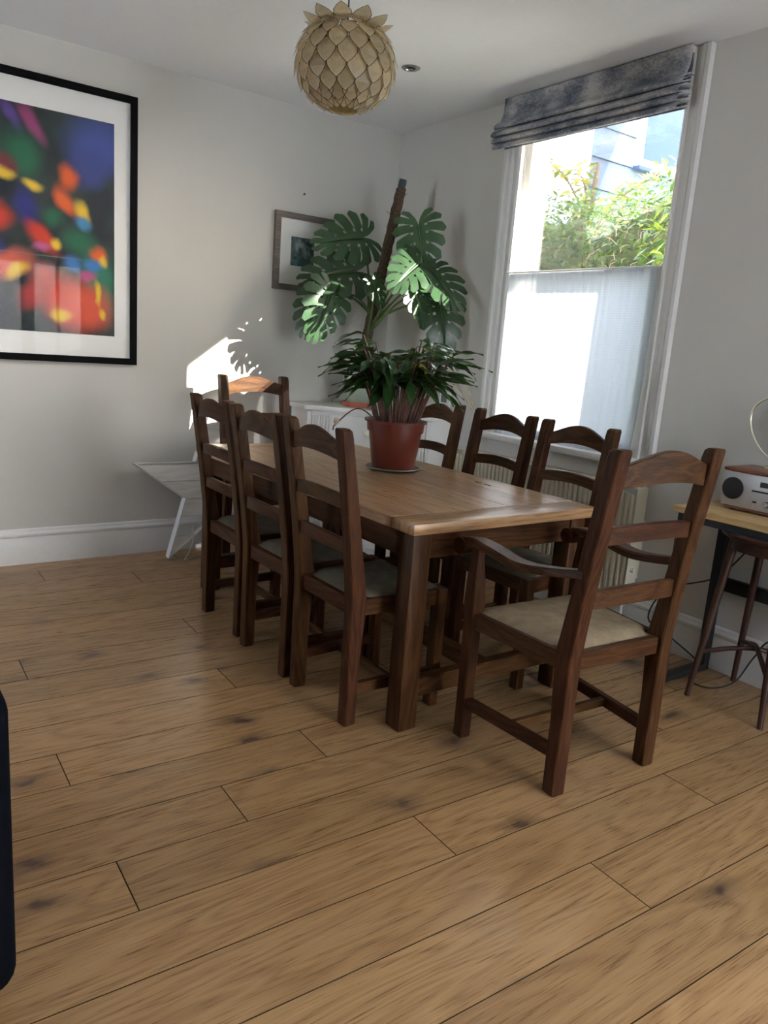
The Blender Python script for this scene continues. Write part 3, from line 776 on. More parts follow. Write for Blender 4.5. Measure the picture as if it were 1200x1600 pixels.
def downlight():
    t = thing('downlight', 'recessed chrome downlight in the ceiling beside the pendant', 'light', (2.582, 3.548, ZC))
    obj('bezel', lathe(bm_new(), [(.026, -.001), (.03, -.006), (.044, -.005), (.05, -.0005), (.05, .0)], 28), M['chrome'], t)
    obj('lamp_face', lathe(bm_new(), [(.027, -.0015), (.018, -.004), (.002, -.0045)], 24), M['screen'], t)
    obj('reflector', lathe(bm_new(), [(.012, -.0046), (.014, -.007), (.004, -.008)], 16), M['chrome'], t)
downlight()

# ================================================================== WHITE WOODEN STAR
def star():
    t = thing('wooden_star', 'large white wooden star with boarded face leaning on the wall', 'star', (1.955, 4.41, .0))
    t.rotation_euler = (R(-7), 0, 0)
    Rs, cz, th = .525, .425, .055
    pts = []
    for k in range(10):
        a = R(90+36*k); r = Rs if k % 2 == 0 else Rs*.382
        pts.append((r*math.cos(a), cz+r*math.sin(a)))
    def prism(scale, y0, y1):
        bm = bmesh.new(); pp = [(x*scale, cz+(z-cz)*scale) for x, z in pts]
        loft(bm, [[(x, y0, z) for x, z in pp], [(x, y1, z) for x, z in pp]]); return bm
    # rim: thin edge boards, one per side
    for k in range(10):
        (x0, z0), (x1, z1) = pts[k], pts[(k+1) % 10]
        q = .965
        bm = bmesh.new()
        A, B = (x0, z0), (x1, z1); A2, B2 = (x0*q, cz+(z0-cz)*q), (x1*q, cz+(z1-cz)*q)
        loft(bm, [[(p[0], y, p[1]) for p in (A, B, B2, A2)] for y in (-.006, th)])
        obj('edge_board', bm, M['white'], t, smooth=0)
    zs = [-.1, .13, .25, .36, .47, .575, .70, .82, 1.0]
    for i in range(len(zs)-1):
        for side in ((-1,), (1,)) if zs[i] < .2 else ((0,),):
            bm = prism(.962, .0, th-.01)
            for co, no in (((0, 0, zs[i]+.0015), (0, 0, -1)), ((0, 0, zs[i+1]-.0015), (0, 0, 1))):
                g = bm.verts[:]+bm.edges[:]+bm.faces[:]
                bmesh.ops.bisect_plane(bm, geom=g, plane_co=co, plane_no=no, clear_outer=True)
                bmesh.ops.holes_fill(bm, edges=[e for e in bm.edges if e.is_boundary])
            if side[0]:
                g = bm.verts[:]+bm.edges[:]+bm.faces[:]
                bmesh.ops.bisect_plane(bm, geom=g, plane_co=(side[0]*.001, 0, 0), plane_no=(-side[0], 0, 0), clear_outer=True)
                bmesh.ops.holes_fill(bm, edges=[e for e in bm.edges if e.is_boundary])
            if bm.faces: obj('face_board', bm, M['whitewood'], t, smooth=0)
            else: bm.free()
M['whitewood'] = wood('whitewashed_board', (.66, .63, .59), (.80, .78, .74), (.86, .84, .81), 'x', rough=.6, vary=.1)
star()
cw = obj('white_cable', tube(bm_new(), smooth_path([(1.80, 4.405, .20), (1.78, 4.36, .10), (1.735, 4.34, .02), (1.72, 4.33, .0035), (1.80, 4.36, .0035), (1.95, 4.40, .0035), (2.3, 4.42, .0035)], 8), .003, 6), M['whitecable'])
tag(cw, 'thin white cable trailing from the white star onto the floor', 'cable')

# ================================================================== CORNER CABINET
ZK = .957
def cabinet():
    t = thing('corner_cabinet', 'white corner cabinet with drawer between fluted panels behind table', 'cabinet', (XB, YA, 0))
    # polygon in local coords (x negative toward room, y negative)
    def P(x, y): return (x-XB, y-YA)
    A, B, C, D_, E_ = P(2.545, 4.575), P(2.545, 4.36), P(3.08, 3.735), P(3.28, 3.735), P(3.28, 4.575)
    bm = bmesh.new(); loft(bm, [[(x, y, z) for x, y in (A, B, C, D_, E_)] for z in (.0, ZK-.03)]); obj('carcass', bm, M['white'], t, smooth=0)
    A, B, C, D_, E_ = P(2.515, 4.595), P(2.515, 4.35), P(3.065, 3.705), P(3.30, 3.705), P(3.30, 4.595)
    bm = bmesh.new(); loft(bm, [[(x, y, z) for x, y in (A, B, C, D_, E_)] for z in (ZK-.029, ZK)])
    bmesh.ops.bevel(bm, geom=[e for e in bm.edges], offset=.006, segments=2, affect='EDGES'); obj('worktop', bm, M['white'], t, smooth=30)
    p0, p1 = Vector((*P(2.545, 4.36), 0)), Vector((*P(3.08, 3.735), 0))
    ex = (p1-p0).normalized(); ln = (p1-p0).length; ny = Vector((ex.y, -ex.x, 0))
    if ny.x > 0: ny = -ny
    Mx = Matrix(((ex.x, -ny.x, 0, p0.x), (ex.y, -ny.y, 0, p0.y), (0, 0, 1, 0), (0, 0, 0, 1)))
    def part(nm, a, b, mat, bev=.003, par=None):
        bm = bmesh.new(); tb = bmesh.new(); box(tb, a, b, bev); merge(bm, tb, Mx); return obj(nm, bm, mat, par or t)
    part('stile', (.0, -.012, .02), (.03, -.001, ZK-.035), M['white'])
    part('stile', (ln-.03, -.012, .02), (ln, -.001, ZK-.035), M['white'])
    for x0 in (.03, ln-.15):
        for k in range(6):
            part('flute', (x0+.004+k*.019, -.010, .04), (x0+.004+k*.019+.015, -.001, ZK-.06), M['white'], .003)
    d = part('drawer', (.158, -.016, ZK-.26), (ln-.158, -.001, ZK-.045), M['white'])
    k = bm_new(); tb = bm_new(); lathe(tb, [(.002, 0), (.009, .002), (.007, .014), (.017, .024), (.017, .032), (.008, .038), (.001, .039)], 18)
    merge(k, tb, Mx @ Matrix.Translation((ln/2, -.016, ZK-.15)) @ Matrix.Rotation(R(90), 4, 'X')); obj('knob', k, M['cream'], d)
    dd = part('door', (.158, -.016, .05), (ln-.158, -.001, ZK-.27), M['white'])
    k = bm_new(); tb = bm_new(); lathe(tb, [(.002, 0), (.009, .002), (.007, .014), (.017, .024), (.017, .032), (.008, .038), (.001, .039)], 18)
    merge(k, tb, Mx @ Matrix.Translation((ln-.20, -.016, .45)) @ Matrix.Rotation(R(90), 4, 'X')); obj('knob', k, M['cream'], dd)
cabinet()
def thermostat():
    p = (XB, 3.877, 1.0)
    t = thing('thermostat', 'small white thermostat with grey screen on wall near the window', 'thermostat', p)
    obj('casing', box(bm_new(), (-.024, -.050, -.015), (-.0005, .050, .098), .006, 2), M['white'], t)
    obj('screen', box(bm_new(), (-.0255, -.028, .032), (-.0235, .028, .082), .002), M['plate'], t)
thermostat()

# ================================================================== MONSTERA IN CELADON POT
GP = Vector((2.875, 4.28, ZK))
sc_ = obj('plant_saucer', lathe(bm_new(), [(.07, .0005), (.092, .002), (.104, .030), (.104, .034), (.098, .034), (.088, .010), (.002, .008)], 40, GP), M['clay'])
tag(sc_, 'red clay saucer under the celadon pot on the corner cabinet', 'saucer')
def monstera_mesh(L, n=7, fold=.12, droop=.25, seed=0, split=.42):
    rd = random.Random(seed); bm = bmesh.new()
    def lerp(xs, s):
        x = s*(len(xs)-1); i = min(int(x), len(xs)-2); return xs[i]+(xs[i+1]-xs[i])*(x-i)
    TH = [168, 138, 112, 92, 74, 58, 42, 22]; AA = [0, 0, .02, .12, .28, .46, .66, .86]; LL = [.36, .50, .57, .58, .54, .47, .38, .20]
    def P(s, u, side):
        th = R(lerp(TH, s)); a = lerp(AA, s)*L; r = lerp(LL, s)*L*u
        th2 = th-.28*u
        x = a+r*math.cos(th2); y = r*math.sin(th2)
        z = fold*y-droop*(y*y+max(0, x-.2*L)**2*.9)/L
        return Vector((side*y, x, z))
    NU, NV = 9, 4
    for side in (-1, 1):
        for i in range(n):
            sc, ds = (i+.5)/n, .5/n; g = []
            end = 1-.04*rd.random()
            dk = rd.uniform(-.03, .05)
            for a in range(NU+1):
                u = a/NU*end
                if u < split+dk: gw = 1.0
                else:
                    q = (u-split-dk)/(end-split-dk); gw = .86-.10*math.sin(q*2.2)
                    if q > .72: gw *= max(.12, math.sqrt(max(0, 1-((q-.72)/.285)**2)))
                g.append([bm.verts.new(P(sc+v*ds*gw, u, side)) for v in [(-1+2*b/NV) for b in range(NV+1)]])
            for a in range(NU):
                for b in range(NV):
                    if a == 2 and b == 0 and 1 < i < 6: continue      # small holes beside the midrib
                    bm.faces.new((g[a][b], g[a][b+1], g[a+1][b+1], g[a+1][b]))
    bmesh.ops.remove_doubles(bm, verts=bm.verts, dist=.0004)
    m = bpy.data.meshes.new('monstera_leaf'); bm.to_mesh(m); bm.free()
    m.materials.append(M['monstera']); m.polygons.foreach_set('use_smooth', [True]*len(m.polygons)); return m
def orient(base, tip, normal):
    y = (tip-base).normalized(); z = (normal-y*normal.dot(y)).normalized(); x = y.cross(z)
    return Matrix(((x.x, y.x, z.x, base.x), (x.y, y.y, z.y, base.y), (x.z, y.z, z.z, base.z), (0, 0, 0, 1)))
def monstera():
    t = thing('potted_monstera', 'tall split-leaf monstera on a moss pole in celadon pot on cabinet', 'plant', GP)
    Z = .009
    obj('pot', lathe(bm_new(), [(.062, Z), (.078, Z+.01), (.092, Z+.10), (.096, Z+.17), (.088, Z+.225), (.086, Z+.24), (.104, Z+.262), (.104, Z+.272), (.093, Z+.272), (.08, Z+.24), (.002, Z+.235)], 40), M['celadon'], t, smooth=50)
    obj('soil', lathe(bm_new(), [(.079, Z+.238), (.05, Z+.248), (.002, Z+.25)], 24, cap=False), M['soil'], t)
    top = atY(630, 281, 4.17)-GP; b = Vector((.0, .0, .24))
    def along(q): return b+(top-b)*q
    rings = []; rd = random.Random(5)
    bm = bmesh.new()
    for i in range(61):
        q = i/60*.955; p = along(q)
        rings.append([p+Vector((math.cos(a), math.sin(a), 0))*(.033+rd.uniform(-.0035, .0035)) for a in [2*math.pi*k/14 for k in range(14)]])
    loft(bm, rings); pole = obj('moss_pole', bm, M['coir'], t, smooth=30)
    obj('inner_tube', tube(bm_new(), [along(.9), along(1.0)], .024, 14), M['greytube'], pole)
    for k in range(26):
        q = rd.uniform(.35, .955); a = rd.uniform(0, 6.28); p = along(q); d = Vector((math.cos(a), math.sin(a), rd.uniform(-.3, .5)))
        obj('coir_tuft', tube(bm_new(), [p+d*.03, p+d*.045, p+d*.055+Vector((0, 0, .006))], .0012, 4), M['coir'], pole)
    # leaves: pixel of base, pixel of tip, depth base, depth tip, length factor, normal hint (added to view direction), seed
    V = [((654, 352), (664, 428), 3.92, 3.86, 1.02, (0, 0, .55), 1, .9),
         ((568, 371), (478, 378), 4.30, 4.34, .84, (0, 0, .5), 2, .9),
         ((674, 424), (722, 476), 3.84, 3.58, 1.0, (.5, 0, .6), 3, .9),
         ((556, 424), (470, 432), 4.22, 4.28, 1.0, (.75, -.2, .95), 4, .75),
         ((516, 458), (497, 515), 4.20, 4.18, 1.3, (.6, -.3, .45), 5, .8),
         ((583, 440), (598, 476), 4.02, 3.98, 1.1, (.7, -.3, .4), 6, .9),
         ((648, 458), (668, 508), 3.82, 3.78, 1.0, (.7, -.3, .5), 7, .9),
         ((655, 412), (632, 432), 3.84, 3.80, 1.7, (.6, -.2, 1.0), 8, .8),
         ((688, 478), (698, 545), 3.80, 3.72, 1.1, (.3, 0, .4), 9, .9),
         ((500, 460), (478, 508), 4.33, 4.33, 1.35, (-.8, 0, .4), 10, .9)]
    for i, (bp, tp_, yb_, yt_, k, nh, sd, q) in enumerate(V):
        base = atY(*bp, yb_)-GP; tip = atY(*tp_, yt_)-GP
        L = (tip-base).length*k
        nrm = (CAM-(base+GP)).normalized()+Vector(nh)*.9
        lf = obj('leaf', monstera_mesh(L, seed=sd, droop=.22+.05*(i % 3)), None, t)
        mt = orient(base, tip, nrm); lf.matrix_local = mt
        # midrib and petiole
        nz = along(.16+.035*(i % 5)); nzv = nz+Vector((0, 0, 0))
        mid = (base+nzv)/2+Vector((0, -.03, .05))
        path = smooth_path([nzv, mid, base], 8)
        inv = mt.inverted()
        obj('petiole', tube(bm_new(), [inv @ p for p in path], [.009-.004*j/(len(path)-1) for j in range(len(path))], 7), M['petiole'], lf)
        obj('midrib', tube(bm_new(), [Vector((0, L*.02*j*.92*5, -.22*max(0, L*.1*j-.2*L)**2*.9/L+.0012)) for j in range(0, 9)], [.003-.0002*j for j in range(9)], 5), M['petiole'], lf)
monstera()
# ================================================================== GINGER PLANT ON THE TABLE
PP = Vector((2.195, 2.93, TZ))
sc2 = obj('plate', lathe(bm_new(), [(.07, .0005), (.09, .002), (.128, .012), (.131, .015), (.128, .017), (.09, .008), (.002, .007)], 44, PP), M['plate'])
tag(sc2, 'grey-green plate under the terracotta pot on the dining table', 'plate')
def lance_mesh(name, L, W, arch, fold, mat, wave=0):
    bm = bmesh.new(); g = []; N = 9
    for i in range(N+1):
        s = i/N; w = W*math.sin(math.pi*min(1, s*.93+.07)**.85)*(1-.15*s) if s < 1 else .0006
        w = max(w, .0012)
        g.append([bm.verts.new((v*w, s*L, -arch*L*s*s+fold*w*abs(v)+wave*math.sin(s*9+v*2)*L*.02)) for v in (-1, -.5, 0, .5, 1)])
    for i in range(N):
        for j in range(4): bm.faces.new((g[i][j], g[i][j+1], g[i+1][j+1], g[i+1][j]))
    m = bpy.data.meshes.new(name); bm.to_mesh(m); bm.free(); m.materials.append(mat)
    m.polygons.foreach_set('use_smooth', [True]*len(m.polygons)); return m
def ginger():
    t = thing('potted_ginger', 'bushy long-leaved ginger plant in terracotta pot on the dining table', 'plant', PP)
    Z = .0085; hp = .232
    obj('pot', lathe(bm_new(), [(.098, Z), (.102, Z+.004), (.126, Z+hp-.055), (.134, Z+hp-.054), (.138, Z+hp-.012), (.149, Z+hp-.010), (.150, Z+hp), (.142, Z+hp), (.128, Z+hp-.03), (.002, Z+hp-.032)], 48), M['terracotta'], t, smooth=40)
    obj('soil', lathe(bm_new(), [(.129, Z+hp-.030), (.09, Z+hp-.018), (.002, Z+hp-.012)], 28, cap=False), M['soil'], t)
    rd = random.Random(11)
    kinds = [lance_mesh('ginger_leaf', L, W, a, .35, M['ginger'], wv) for L, W, a, wv in ((.19, .030, .14, .8), (.17, .029, .32, 1.2), (.20, .031, .08, 1), (.15, .028, .5, 1.2), (.19, .033, .22, 1.3))]
    yl = lance_mesh('ginger_leaf', .14, .018, .5, .3, M['yellowleaf'], 1)
    z0 = Z+hp-.022; cnt = 0
    for i in range(34):
        a = 2*math.pi*i*.382; r0 = .105*math.sqrt((i+.5)/34); hgt = rd.uniform(.26, .43)*(1.12-.5*r0/.105*.35)
        b = Vector((r0*math.cos(a), r0*math.sin(a), z0)); lean = .35+.55*r0/.105
        d = Vector((math.cos(a)*lean*.42, math.sin(a)*lean*.42, 1)).normalized()
        p1 = b+d*hgt*.55; p2 = b+d*hgt+Vector((math.cos(a), math.sin(a), -.1))*.03*lean
        path = smooth_path([b, p1, p2], 5)
        obj('stem', tube(bm_new(), path, [.0065-.003*j/(len(path)-1) for j in range(len(path))], 6), M['stem'], t)
        nl_ = 6 if i > 4 else 5
        for k in range(nl_):
            q = .62+.38*k/(nl_-1); p = path[min(len(path)-1, int(q*(len(path)-1)))]
            az = a+(math.pi*(k % 2))*.62+rd.uniform(-.7, .7) if k < nl_-1 else a+rd.uniform(-.6, .6)
            el = rd.uniform(-.22, .34)
            if k == 0 and r0 > .07: el = rd.uniform(-.6, -.05)
            dv = Vector((math.cos(az)*math.cos(el), math.sin(az)*math.cos(el), math.sin(el)))
            me = kinds[rd.randrange(5)]
            if cnt in (13, 47, 88): me = yl
            o = obj('leaf', me, None, t); up = Vector((rd.uniform(-.35, .35), rd.uniform(-.35, .35), 1))
            o.matrix_local = orient(p, p+dv, up); s = rd.uniform(.75, 1.1); o.scale = (s, s, s); cnt += 1
    # dry stems hanging out of the pot
    def px(x, y, Y): return atY(x, y, Y)-PP
    obj('dry_stem', tube(bm_new(), smooth_path([Vector((-.10, -.02, z0)), px(560, 638, 2.88), px(525, 662, 2.86), px(520, 672, 2.86)], 6), .003, 6), M['stem'], t)
    obj('dry_flower', lathe(bm_new(), [(.001, 0), (.009, .006), (.013, .018), (.008, .03), (.001, .033)], 10, px(525, 664, 2.855)), M['palestem'], t)
    for pts in ([(655, 560), (690, 575), (710, 592), (728, 625), (738, 640)], [(668, 575), (700, 588), (722, 614), (739, 642)], [(690, 590), (708, 585), (724, 588), (736, 622), (741, 640)], [(672, 590), (700, 600), (715, 622), (720, 634)]):
        pp = [px(x, y, 2.92-.0012*(x-655)*1.2) for x, y in pts]
        obj('dry_stem', tube(bm_new(), smooth_path(pp, 6), [.0032]*(6*(len(pp)-1)+1), 6), M['palestem'], t)
ginger()

# ================================================================== CONSOLE, RADIO, STOOL, MIRROR
CZ = .797
def console():
    t = thing('console_table', 'oak-topped console table with black metal frame by the right wall', 'console table', (3.09, 1.25, 0))
    x0, x1, y0, y1 = -.205, .185, -.72, .605
    obj('tabletop', box(bm_new(), (x0, y0, CZ-.028), (x1, y1, CZ), .002), M['lightoak'], t)
    for y in (y0+.02, y1-.06):
        fr = obj('frame', wall_with_holes([x0+.015, x0+.055, x1-.045, x1-.005], [0, .03, CZ-.07, CZ-.029], {(1, 1)}, 'y', y, y+.04), M['blackmetal'], t, smooth=0)
    obj('rail', box(bm_new(), (x1-.04, y0+.06, .395), (x1-.015, y1-.06, .455)), M['blackmetal'], t)
    obj('rail', box(bm_new(), (x0+.02, y0+.06, CZ-.06), (x0+.045, y1-.06, CZ-.03)), M['blackmetal'], t)
console()
def radio():
    t = thing('cd_radio', 'silver-fronted radio with cherry wood top and speaker, on the console', 'radio', (3.05, 1.52, CZ))
    y0, y1 = -.22, .228; D = .215; hh = .178
    z0 = .020
    bm = bmesh.new(); box(bm, (.012, y0, z0), (D, y1, hh-.01), .004, 2); obj('body', bm, M['cherry'], t)
    bm = bmesh.new(); box(bm, (-.002, y0-.004, hh-.014), (D, y1+.004, hh), .005, 2); obj('wood_top', bm, M['cherry'], t)
    obj('base_plate', box(bm_new(), (.02, y0+.01, .006), (D-.01, y1-.01, z0)), M['cherry'], t)
    for y in (y0+.04, y1-.04):
        for x in (.04, D-.04): obj('foot', lathe(bm_new(), [(.012, 0), (.012, .006)], 12, (x, y, 0)), M['blackmetal'], t)
    fp = obj('front_panel', box(bm_new(), (0, y0+.002, z0), (.012, y1-.002, hh-.015), .003, 2), M['silver'], t)
    def disc(nm, y, z, r, mat, par, d=.0035):
        bm = bmesh.new(); tube(bm, [(.0005, y, z), (-d, y, z)], r, 32); return obj(nm, bm, mat, par, smooth=40)
    for y in (.19, -.18): disc('speaker', y-.01, .093, .046, M['screen'], fp)
    obj('display', box(bm_new(), (-.002, -.085, .117), (.001, .067, .138)), M['screen'], fp)
    obj('cd_slot', box(bm_new(), (-.0015, -.085, .094), (.001, .098, .101)), M['screen'], fp)
    obj('port', box(bm_new(), (-.0015, .072, .050), (.001, .088, .056)), M['screen'], fp)
    k = disc('knob', .028, .051, .0125, M['blackmetal'], fp, .004); disc('knob_cap', .028, .051, .010, M['chrome'], k, .007)
    disc('button', .006, .051, .0028, M['screen'], fp, .002)
    ex = bm_new(); lathe(ex, [(.026, hh), (.026, hh+.006), (.02, hh+.008), (.001, hh+.008)], 24, (.06, -.04, 0)); obj('control_dial', ex, M['chrome'], t)
radio()
def stool():
    t = thing('bar_stool', 'dark bentwood stool with round seat tucked under the console', 'stool', (3.075, 1.50, 0), R(-2))
    zs = .738
    obj('seat', lathe(bm_new(), [(.002, zs-.030), (.185, zs-.030), (.200, zs-.020), (.205, zs-.008), (.198, zs), (.15, zs-.003), (.002, zs-.006)], 44), M['stool_x'], t, smooth=50)
    obj('seat_ring', lathe(bm_new(), [(.150, zs-.075), (.165, zs-.075), (.165, zs-.031), (.150, zs-.031), (.150, zs-.075)], 40, cap=False), M['stool_x'], t, smooth=50)
    for sx in (-1, 1):
        for sy in (-1, 1):
            a = Vector((sx*.17, sy*.165, 0)); b = Vector((sx*.105, sy*.105, zs-.031))
            pts = [a, a+(b-a)*.3, a+(b-a)*.78, b+Vector((sx*.004, sy*.004, -.04)), b]
            obj('leg', tube(bm_new(), pts, [.0115, .0135, .0165, .019, .0185], 12), M['stool_z'], t, smooth=50)
    for s in (-1, 1):
        p = [Vector((-.153, -s*.150, .20)), Vector((-.07, -s*.07, .232)), Vector((0, 0, .245+.012*(s > 0))), Vector((.07, s*.07, .232)), Vector((.153, s*.150, .20))]
        obj('stretcher', tube(bm_new(), smooth_path(p, 6), .0105, 8), M['stool_x'], t, smooth=50)
stool()
def mirror():
    t = thing('hoop_ornament', 'pale metal teardrop hoop with clear glass standing on the radio', 'ornament', (3.245, 1.655, CZ+.1785))
    pts = []
    N = 40
    for k in range(N):
        a = 2*math.pi*k/N; y = .145*math.sin(a)*(math.sin(a/2+math.pi/2*0)**0); z = .205-.118*math.cos(a)
        z = .17+.13*(-math.cos(a)); y = .135*math.sin(a)*(.62+.38*(-math.cos(a)*.5+.5)*1.5)
        pts.append(Vector((0, y, z)))
    cl = pts+[pts[0]]
    bm = bmesh.new(); tube(bm, cl, .0045, 8, False); obj('rim', bm, M['brass'], t, smooth=60)
    bm = bmesh.new(); loft(bm, [[p+Vector((-.0015, 0, 0)) for p in pts], [p+Vector((.0015, 0, 0)) for p in pts]]); obj('glass_disc', bm, M['glass'], t, smooth=0)
    obj('stem', tube(bm_new(), [(0, 0, .008), (0, 0, .042)], .006, 10), M['brass'], t)
    obj('base', lathe(bm_new(), [(.045, .0), (.045, .005), (.01, .009), (.001, .009)], 28), M['brass'], t)
mirror()
cb = obj('power_cable', tube(bm_new(), smooth_path([(3.262, 1.70, .60), (3.25, 1.82, .44), (3.20, 2.02, .33), (3.20, 2.10, .16), (3.22, 1.98, .10), (3.24, 1.84, .03), (3.20, 1.80, .006), (3.06, 1.76, .0055), (3.06, 1.66, .0055), (3.15, 1.60, .04), (3.20, 1.56, .16), (3.22, 1.5, .25), (3.24, 1.3, .2), (3.25, 1.1, .02)], 8), .0038, 6), M['cable'])
tag(cb, 'black power cable looping on the floor under the console table', 'cable')

# ================================================================== DARK VELVET SOFA AT LEFT EDGE
def sofa():
    t = thing('velvet_armchair', 'dark navy velvet armchair edge at the left border of the picture', 'armchair', (-.183, 1.85, 0))
    v = M['velvet']
    for x0, x1 in ((-.42, -.24), (.243, .423)):
        bm = bmesh.new(); box(bm, (x0, -.445, .06), (x1, .42, .70), .05, 4); obj('arm', bm, v, t, smooth=60)
    obj('base', box(bm_new(), (-.25, -.42, .08), (.25, .42, .34), .02, 2), v, t)
    obj('seat_cushion', box(bm_new(), (-.236, -.30, .34), (.238, .43, .48), .05, 4), v, t, smooth=60)
    obj('backrest', box(bm_new(), (-.238, -.44, .30), (.24, -.24, .86), .06, 4), v, t, smooth=60)
    for x in (-.37, .37):
        for y in (-.36, .36): obj('foot', lathe(bm_new(), [(.018, 0), (.024, .065)], 12, (x, y, 0)), M['stool_z'], t)
sofa()

# ================================================================== OUTSIDE
struct('ground', box(bm_new(), (XB+WT, -14, -.5), (24, 22, -.3)), M['ground'], smooth=0)
def leaf_cloud(bm, n, place, size, rd, mats, elong=1.9):
    for _ in range(n):
        p, outw = place(rd); s = size*rd.uniform(.6, 1.35)
        q = Euler((rd.uniform(-1.1, 1.1), rd.uniform(-1.1, 1.1), rd.uniform(0, 6.28))).to_matrix()
        nrm = q @ Vector((0, 0, 1)); nrm = (nrm+outw*.6).normalized()
        d = (q @ Vector((1, 0, 0))); d = (d-nrm*d.dot(nrm)).normalized(); e = nrm.cross(d)
        vs = [bm.verts.new(p+d*s*elong*a+e*s*b+nrm*s*c) for a, b, c in ((-1, 0, 0), (0, -.55, .12), (1, 0, -.1), (0, .55, .12))]
        f = bm.faces.new(vs); f.material_index = rd.choices(range(len(mats)), mats)[0]
def hedge():
    t = thing('hedge', 'tall overgrown green hedge beyond the window', 'hedge', (5.4, 4.6, -.3))
    L0 = t.location; rd = random.Random(21)
    def top(y): return 2.74+.12*math.sin(y*2.3+1)+.06*math.sin(y*7)-.10*max(0, y-4.5)
    def face(y, z): return 5.05+.10*math.sin(y*3+z*2)+.08*math.sin(z*5+y*1.3)+.18*max(0, z-2.2)
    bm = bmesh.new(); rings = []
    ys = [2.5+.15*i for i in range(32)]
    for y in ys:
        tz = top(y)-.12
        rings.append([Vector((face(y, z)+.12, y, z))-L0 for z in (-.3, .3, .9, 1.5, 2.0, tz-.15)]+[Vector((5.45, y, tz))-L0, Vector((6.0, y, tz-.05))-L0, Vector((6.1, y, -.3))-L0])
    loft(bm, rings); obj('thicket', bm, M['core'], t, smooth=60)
    bm = bmesh.new()
    def place(rd):
        y = rd.uniform(2.5, 7.1); 
        if rd.random() < .8:
            z = rd.uniform(.9, top(y)); return Vector((face(y, z)+rd.uniform(-.10, .12), y, z))-L0, Vector((-1, 0, .3))
        return Vector((rd.uniform(5.2, 6.0), y, top(y)+rd.uniform(-.12, .10)))-L0, Vector((-.3, 0, 1))
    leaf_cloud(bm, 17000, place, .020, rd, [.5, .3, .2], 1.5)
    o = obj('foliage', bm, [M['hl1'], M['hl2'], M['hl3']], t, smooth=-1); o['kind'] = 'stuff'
    bm = bmesh.new()
    for _ in range(260):
        y = rd.uniform(3.0, 6.5); z = rd.uniform(1.6, 2.5); p = Vector((face(y, z)-rd.uniform(.0, .07), y, z))-L0
        d = Vector((rd.uniform(-.06, .03), rd.uniform(-.16, .16), rd.uniform(-.2, .12)))
        tube(bm, [p, p+d*.5+Vector((-.02, 0, .015)), p+d], .0035, 4)
    o = obj('twigs', bm, M['twig'], t); o['kind'] = 'stuff'
hedge()
def shrub(name, label, loc, rx, ry, rz, n, size, mats, weights, seed, trunk=True):
    t = thing(name, label, 'shrub', loc); rd = random.Random(seed); bm = bmesh.new()
    zc = rz*1.02
    def place(rd):
        v = Vector((rd.gauss(0, 1), rd.gauss(0, 1), rd.gauss(0, 1))).normalized()*rd.uniform(.55, 1.0)
        return Vector((v.x*rx, v.y*ry, zc+v.z*rz)), v
    leaf_cloud(bm, n, place, size, rd, weights, 2.1)
    o = obj('foliage', bm, mats, t, smooth=-1); o['kind'] = 'stuff'
    for k in range(5):
        a = 2*math.pi*k/5; obj('stem', tube(bm_new(), [(.03*math.cos(a), .03*math.sin(a), 0), (rx*.4*math.cos(a), ry*.4*math.sin(a), zc*.8), (rx*.7*math.cos(a), ry*.7*math.sin(a), zc*1.35)], [.012, .008, .004], 5), M['twig'], t)
shrub('leafy_shrub', 'bright green leafy shrub at the right of the hedge outside', (4.52, 3.10, -.3), .36, .34, 1.50, 3600, .028, [M['hl1'], M['hl2'], M['hl3']], [.55, .35, .1], 5)
shrub('low_shrub', 'low garden shrub behind the lace curtain that shades it', (4.35, 1.75, -.3), .28, .36, .98, 700, .05, [M['hl1'], M['hl3']], [.6, .4], 8)
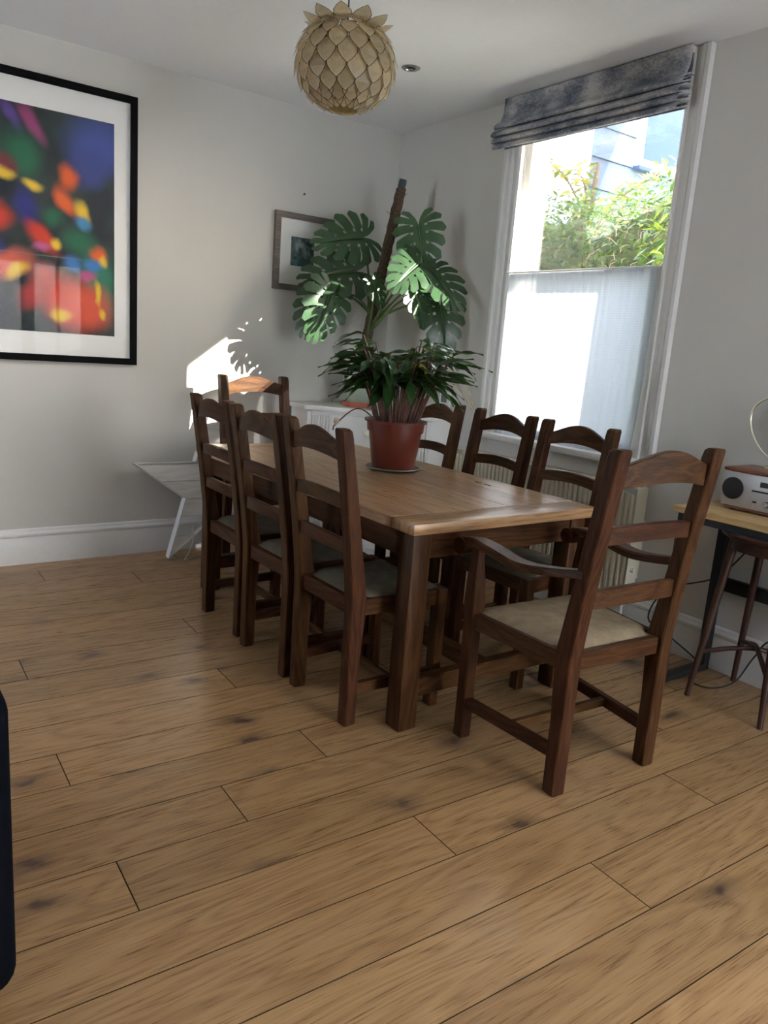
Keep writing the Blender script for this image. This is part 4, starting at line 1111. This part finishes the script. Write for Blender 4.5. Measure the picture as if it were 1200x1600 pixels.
def blossom_tree():
    t = thing('blossom_tree', 'thin pale-leaved tree branches above the hedge at window left', 'tree', (6.45, 5.72, -.3))
    rd = random.Random(4); L0 = t.location
    obj('trunk', tube(bm_new(), [(0, 0, 0), (.05, -.05, 1.5), (.0, -.1, 2.6), (-.05, -.2, 3.6)], [.07, .06, .045, .02], 8), M['twig'], t)
    bm = bmesh.new(); leaves = bmesh.new()
    for k in range(16):
        z = rd.uniform(2.3, 3.6); p = Vector((0, -.1, z)); d = Vector((rd.uniform(-.8, .2), rd.uniform(-1.3, .3), rd.uniform(.0, .5)))
        path = smooth_path([p, p+d*.5+Vector((0, 0, .08)), p+d*.8+Vector((0, 0, .06)), p+d], 5)
        obj('branch', tube(bm_new(), path, [.014-.010*j/(len(path)-1) for j in range(len(path))], 5), M['twig'], t)
        def place(rd, path=path):
            q = path[rd.randrange(4, len(path))]; return q+Vector((rd.gauss(0, .07), rd.gauss(0, .07), rd.gauss(0, .06))), Vector((0, 0, 1))
        leaf_cloud(leaves, 50, place, .034, rd, [.7, .3])
    bm.free()
    o = obj('foliage', leaves, [M['blossom'], M['hl2']], t, smooth=-1); o['kind'] = 'stuff'
blossom_tree()
def house():
    t = thing('clad_house', 'pale blue weatherboarded house beyond the hedge', 'house', (9.6, 7.6, -.3))
    x0, x1, y0 = -2.75, 2.6, -1.6
    obj('wall', box(bm_new(), (x0, y0, 0), (x1, 2.0, 6.6)), M['cladding'], t, smooth=0)
    obj('sky_white_gable', box(bm_new(), (x0-.03, y0+.001, 0), (x0-.001, 2.0, 6.5)), M['masonry'], t, smooth=0)  # white sheet over the end wall, stands in for the bright sky there
    wx0, wx1, wz0, wz1 = -1.98, -1.22, 3.92, 5.2
    z = .4; pitch = .31
    while z < 6.5:
        segs = [(x0-.02, x1)]
        if z+pitch > wz0-.05 and z < wz1+.05: segs = [(x0-.02, wx0-.10), (wx1+.10, x1)]
        for a, b in segs:
            bm = bmesh.new(); loft(bm, [[(x, y0-.034, z), (x, y0-.001, z), (x, y0-.001, z+pitch-.004), (x, y0-.012, z+pitch-.004)] for x in (a, b)])
            obj('board', bm, M['cladding'], t, smooth=0)
        z += pitch
    f = obj('window', wall_with_holes([wx0-.09, wx0, wx1, wx1+.09], [wz0-.09, wz0, wz1, wz1+.09], {(1, 1)}, 'y', y0-.06, y0-.001), M['masonry'], t, smooth=0)
    obj('pane', box(bm_new(), (wx0-.002, y0-.03, wz0-.002), (wx1+.002, y0-.02, wz1+.002)), M['darkglass'], f, smooth=0)
    obj('window_sill', box(bm_new(), (wx0-.12, y0-.12, wz0-.13), (wx1+.12, y0-.036, wz0-.091)), M['darkglass'], f, smooth=0)
    bm = bmesh.new(); loft(bm, [[(x, y0-.3, 6.5), (x, .2, 8.4), (x, 2.3, 6.5)] for x in (x0-.2, x1+.2)]); obj('roof', bm, M['greytube'], t, smooth=0)
house()
struct('shade_block', box(bm_new(), (9.2, .6, -.3), (13.5, 4.2, 8.2)), M['masonry'], smooth=0)  # unseen block, added to throw shade on the clad house
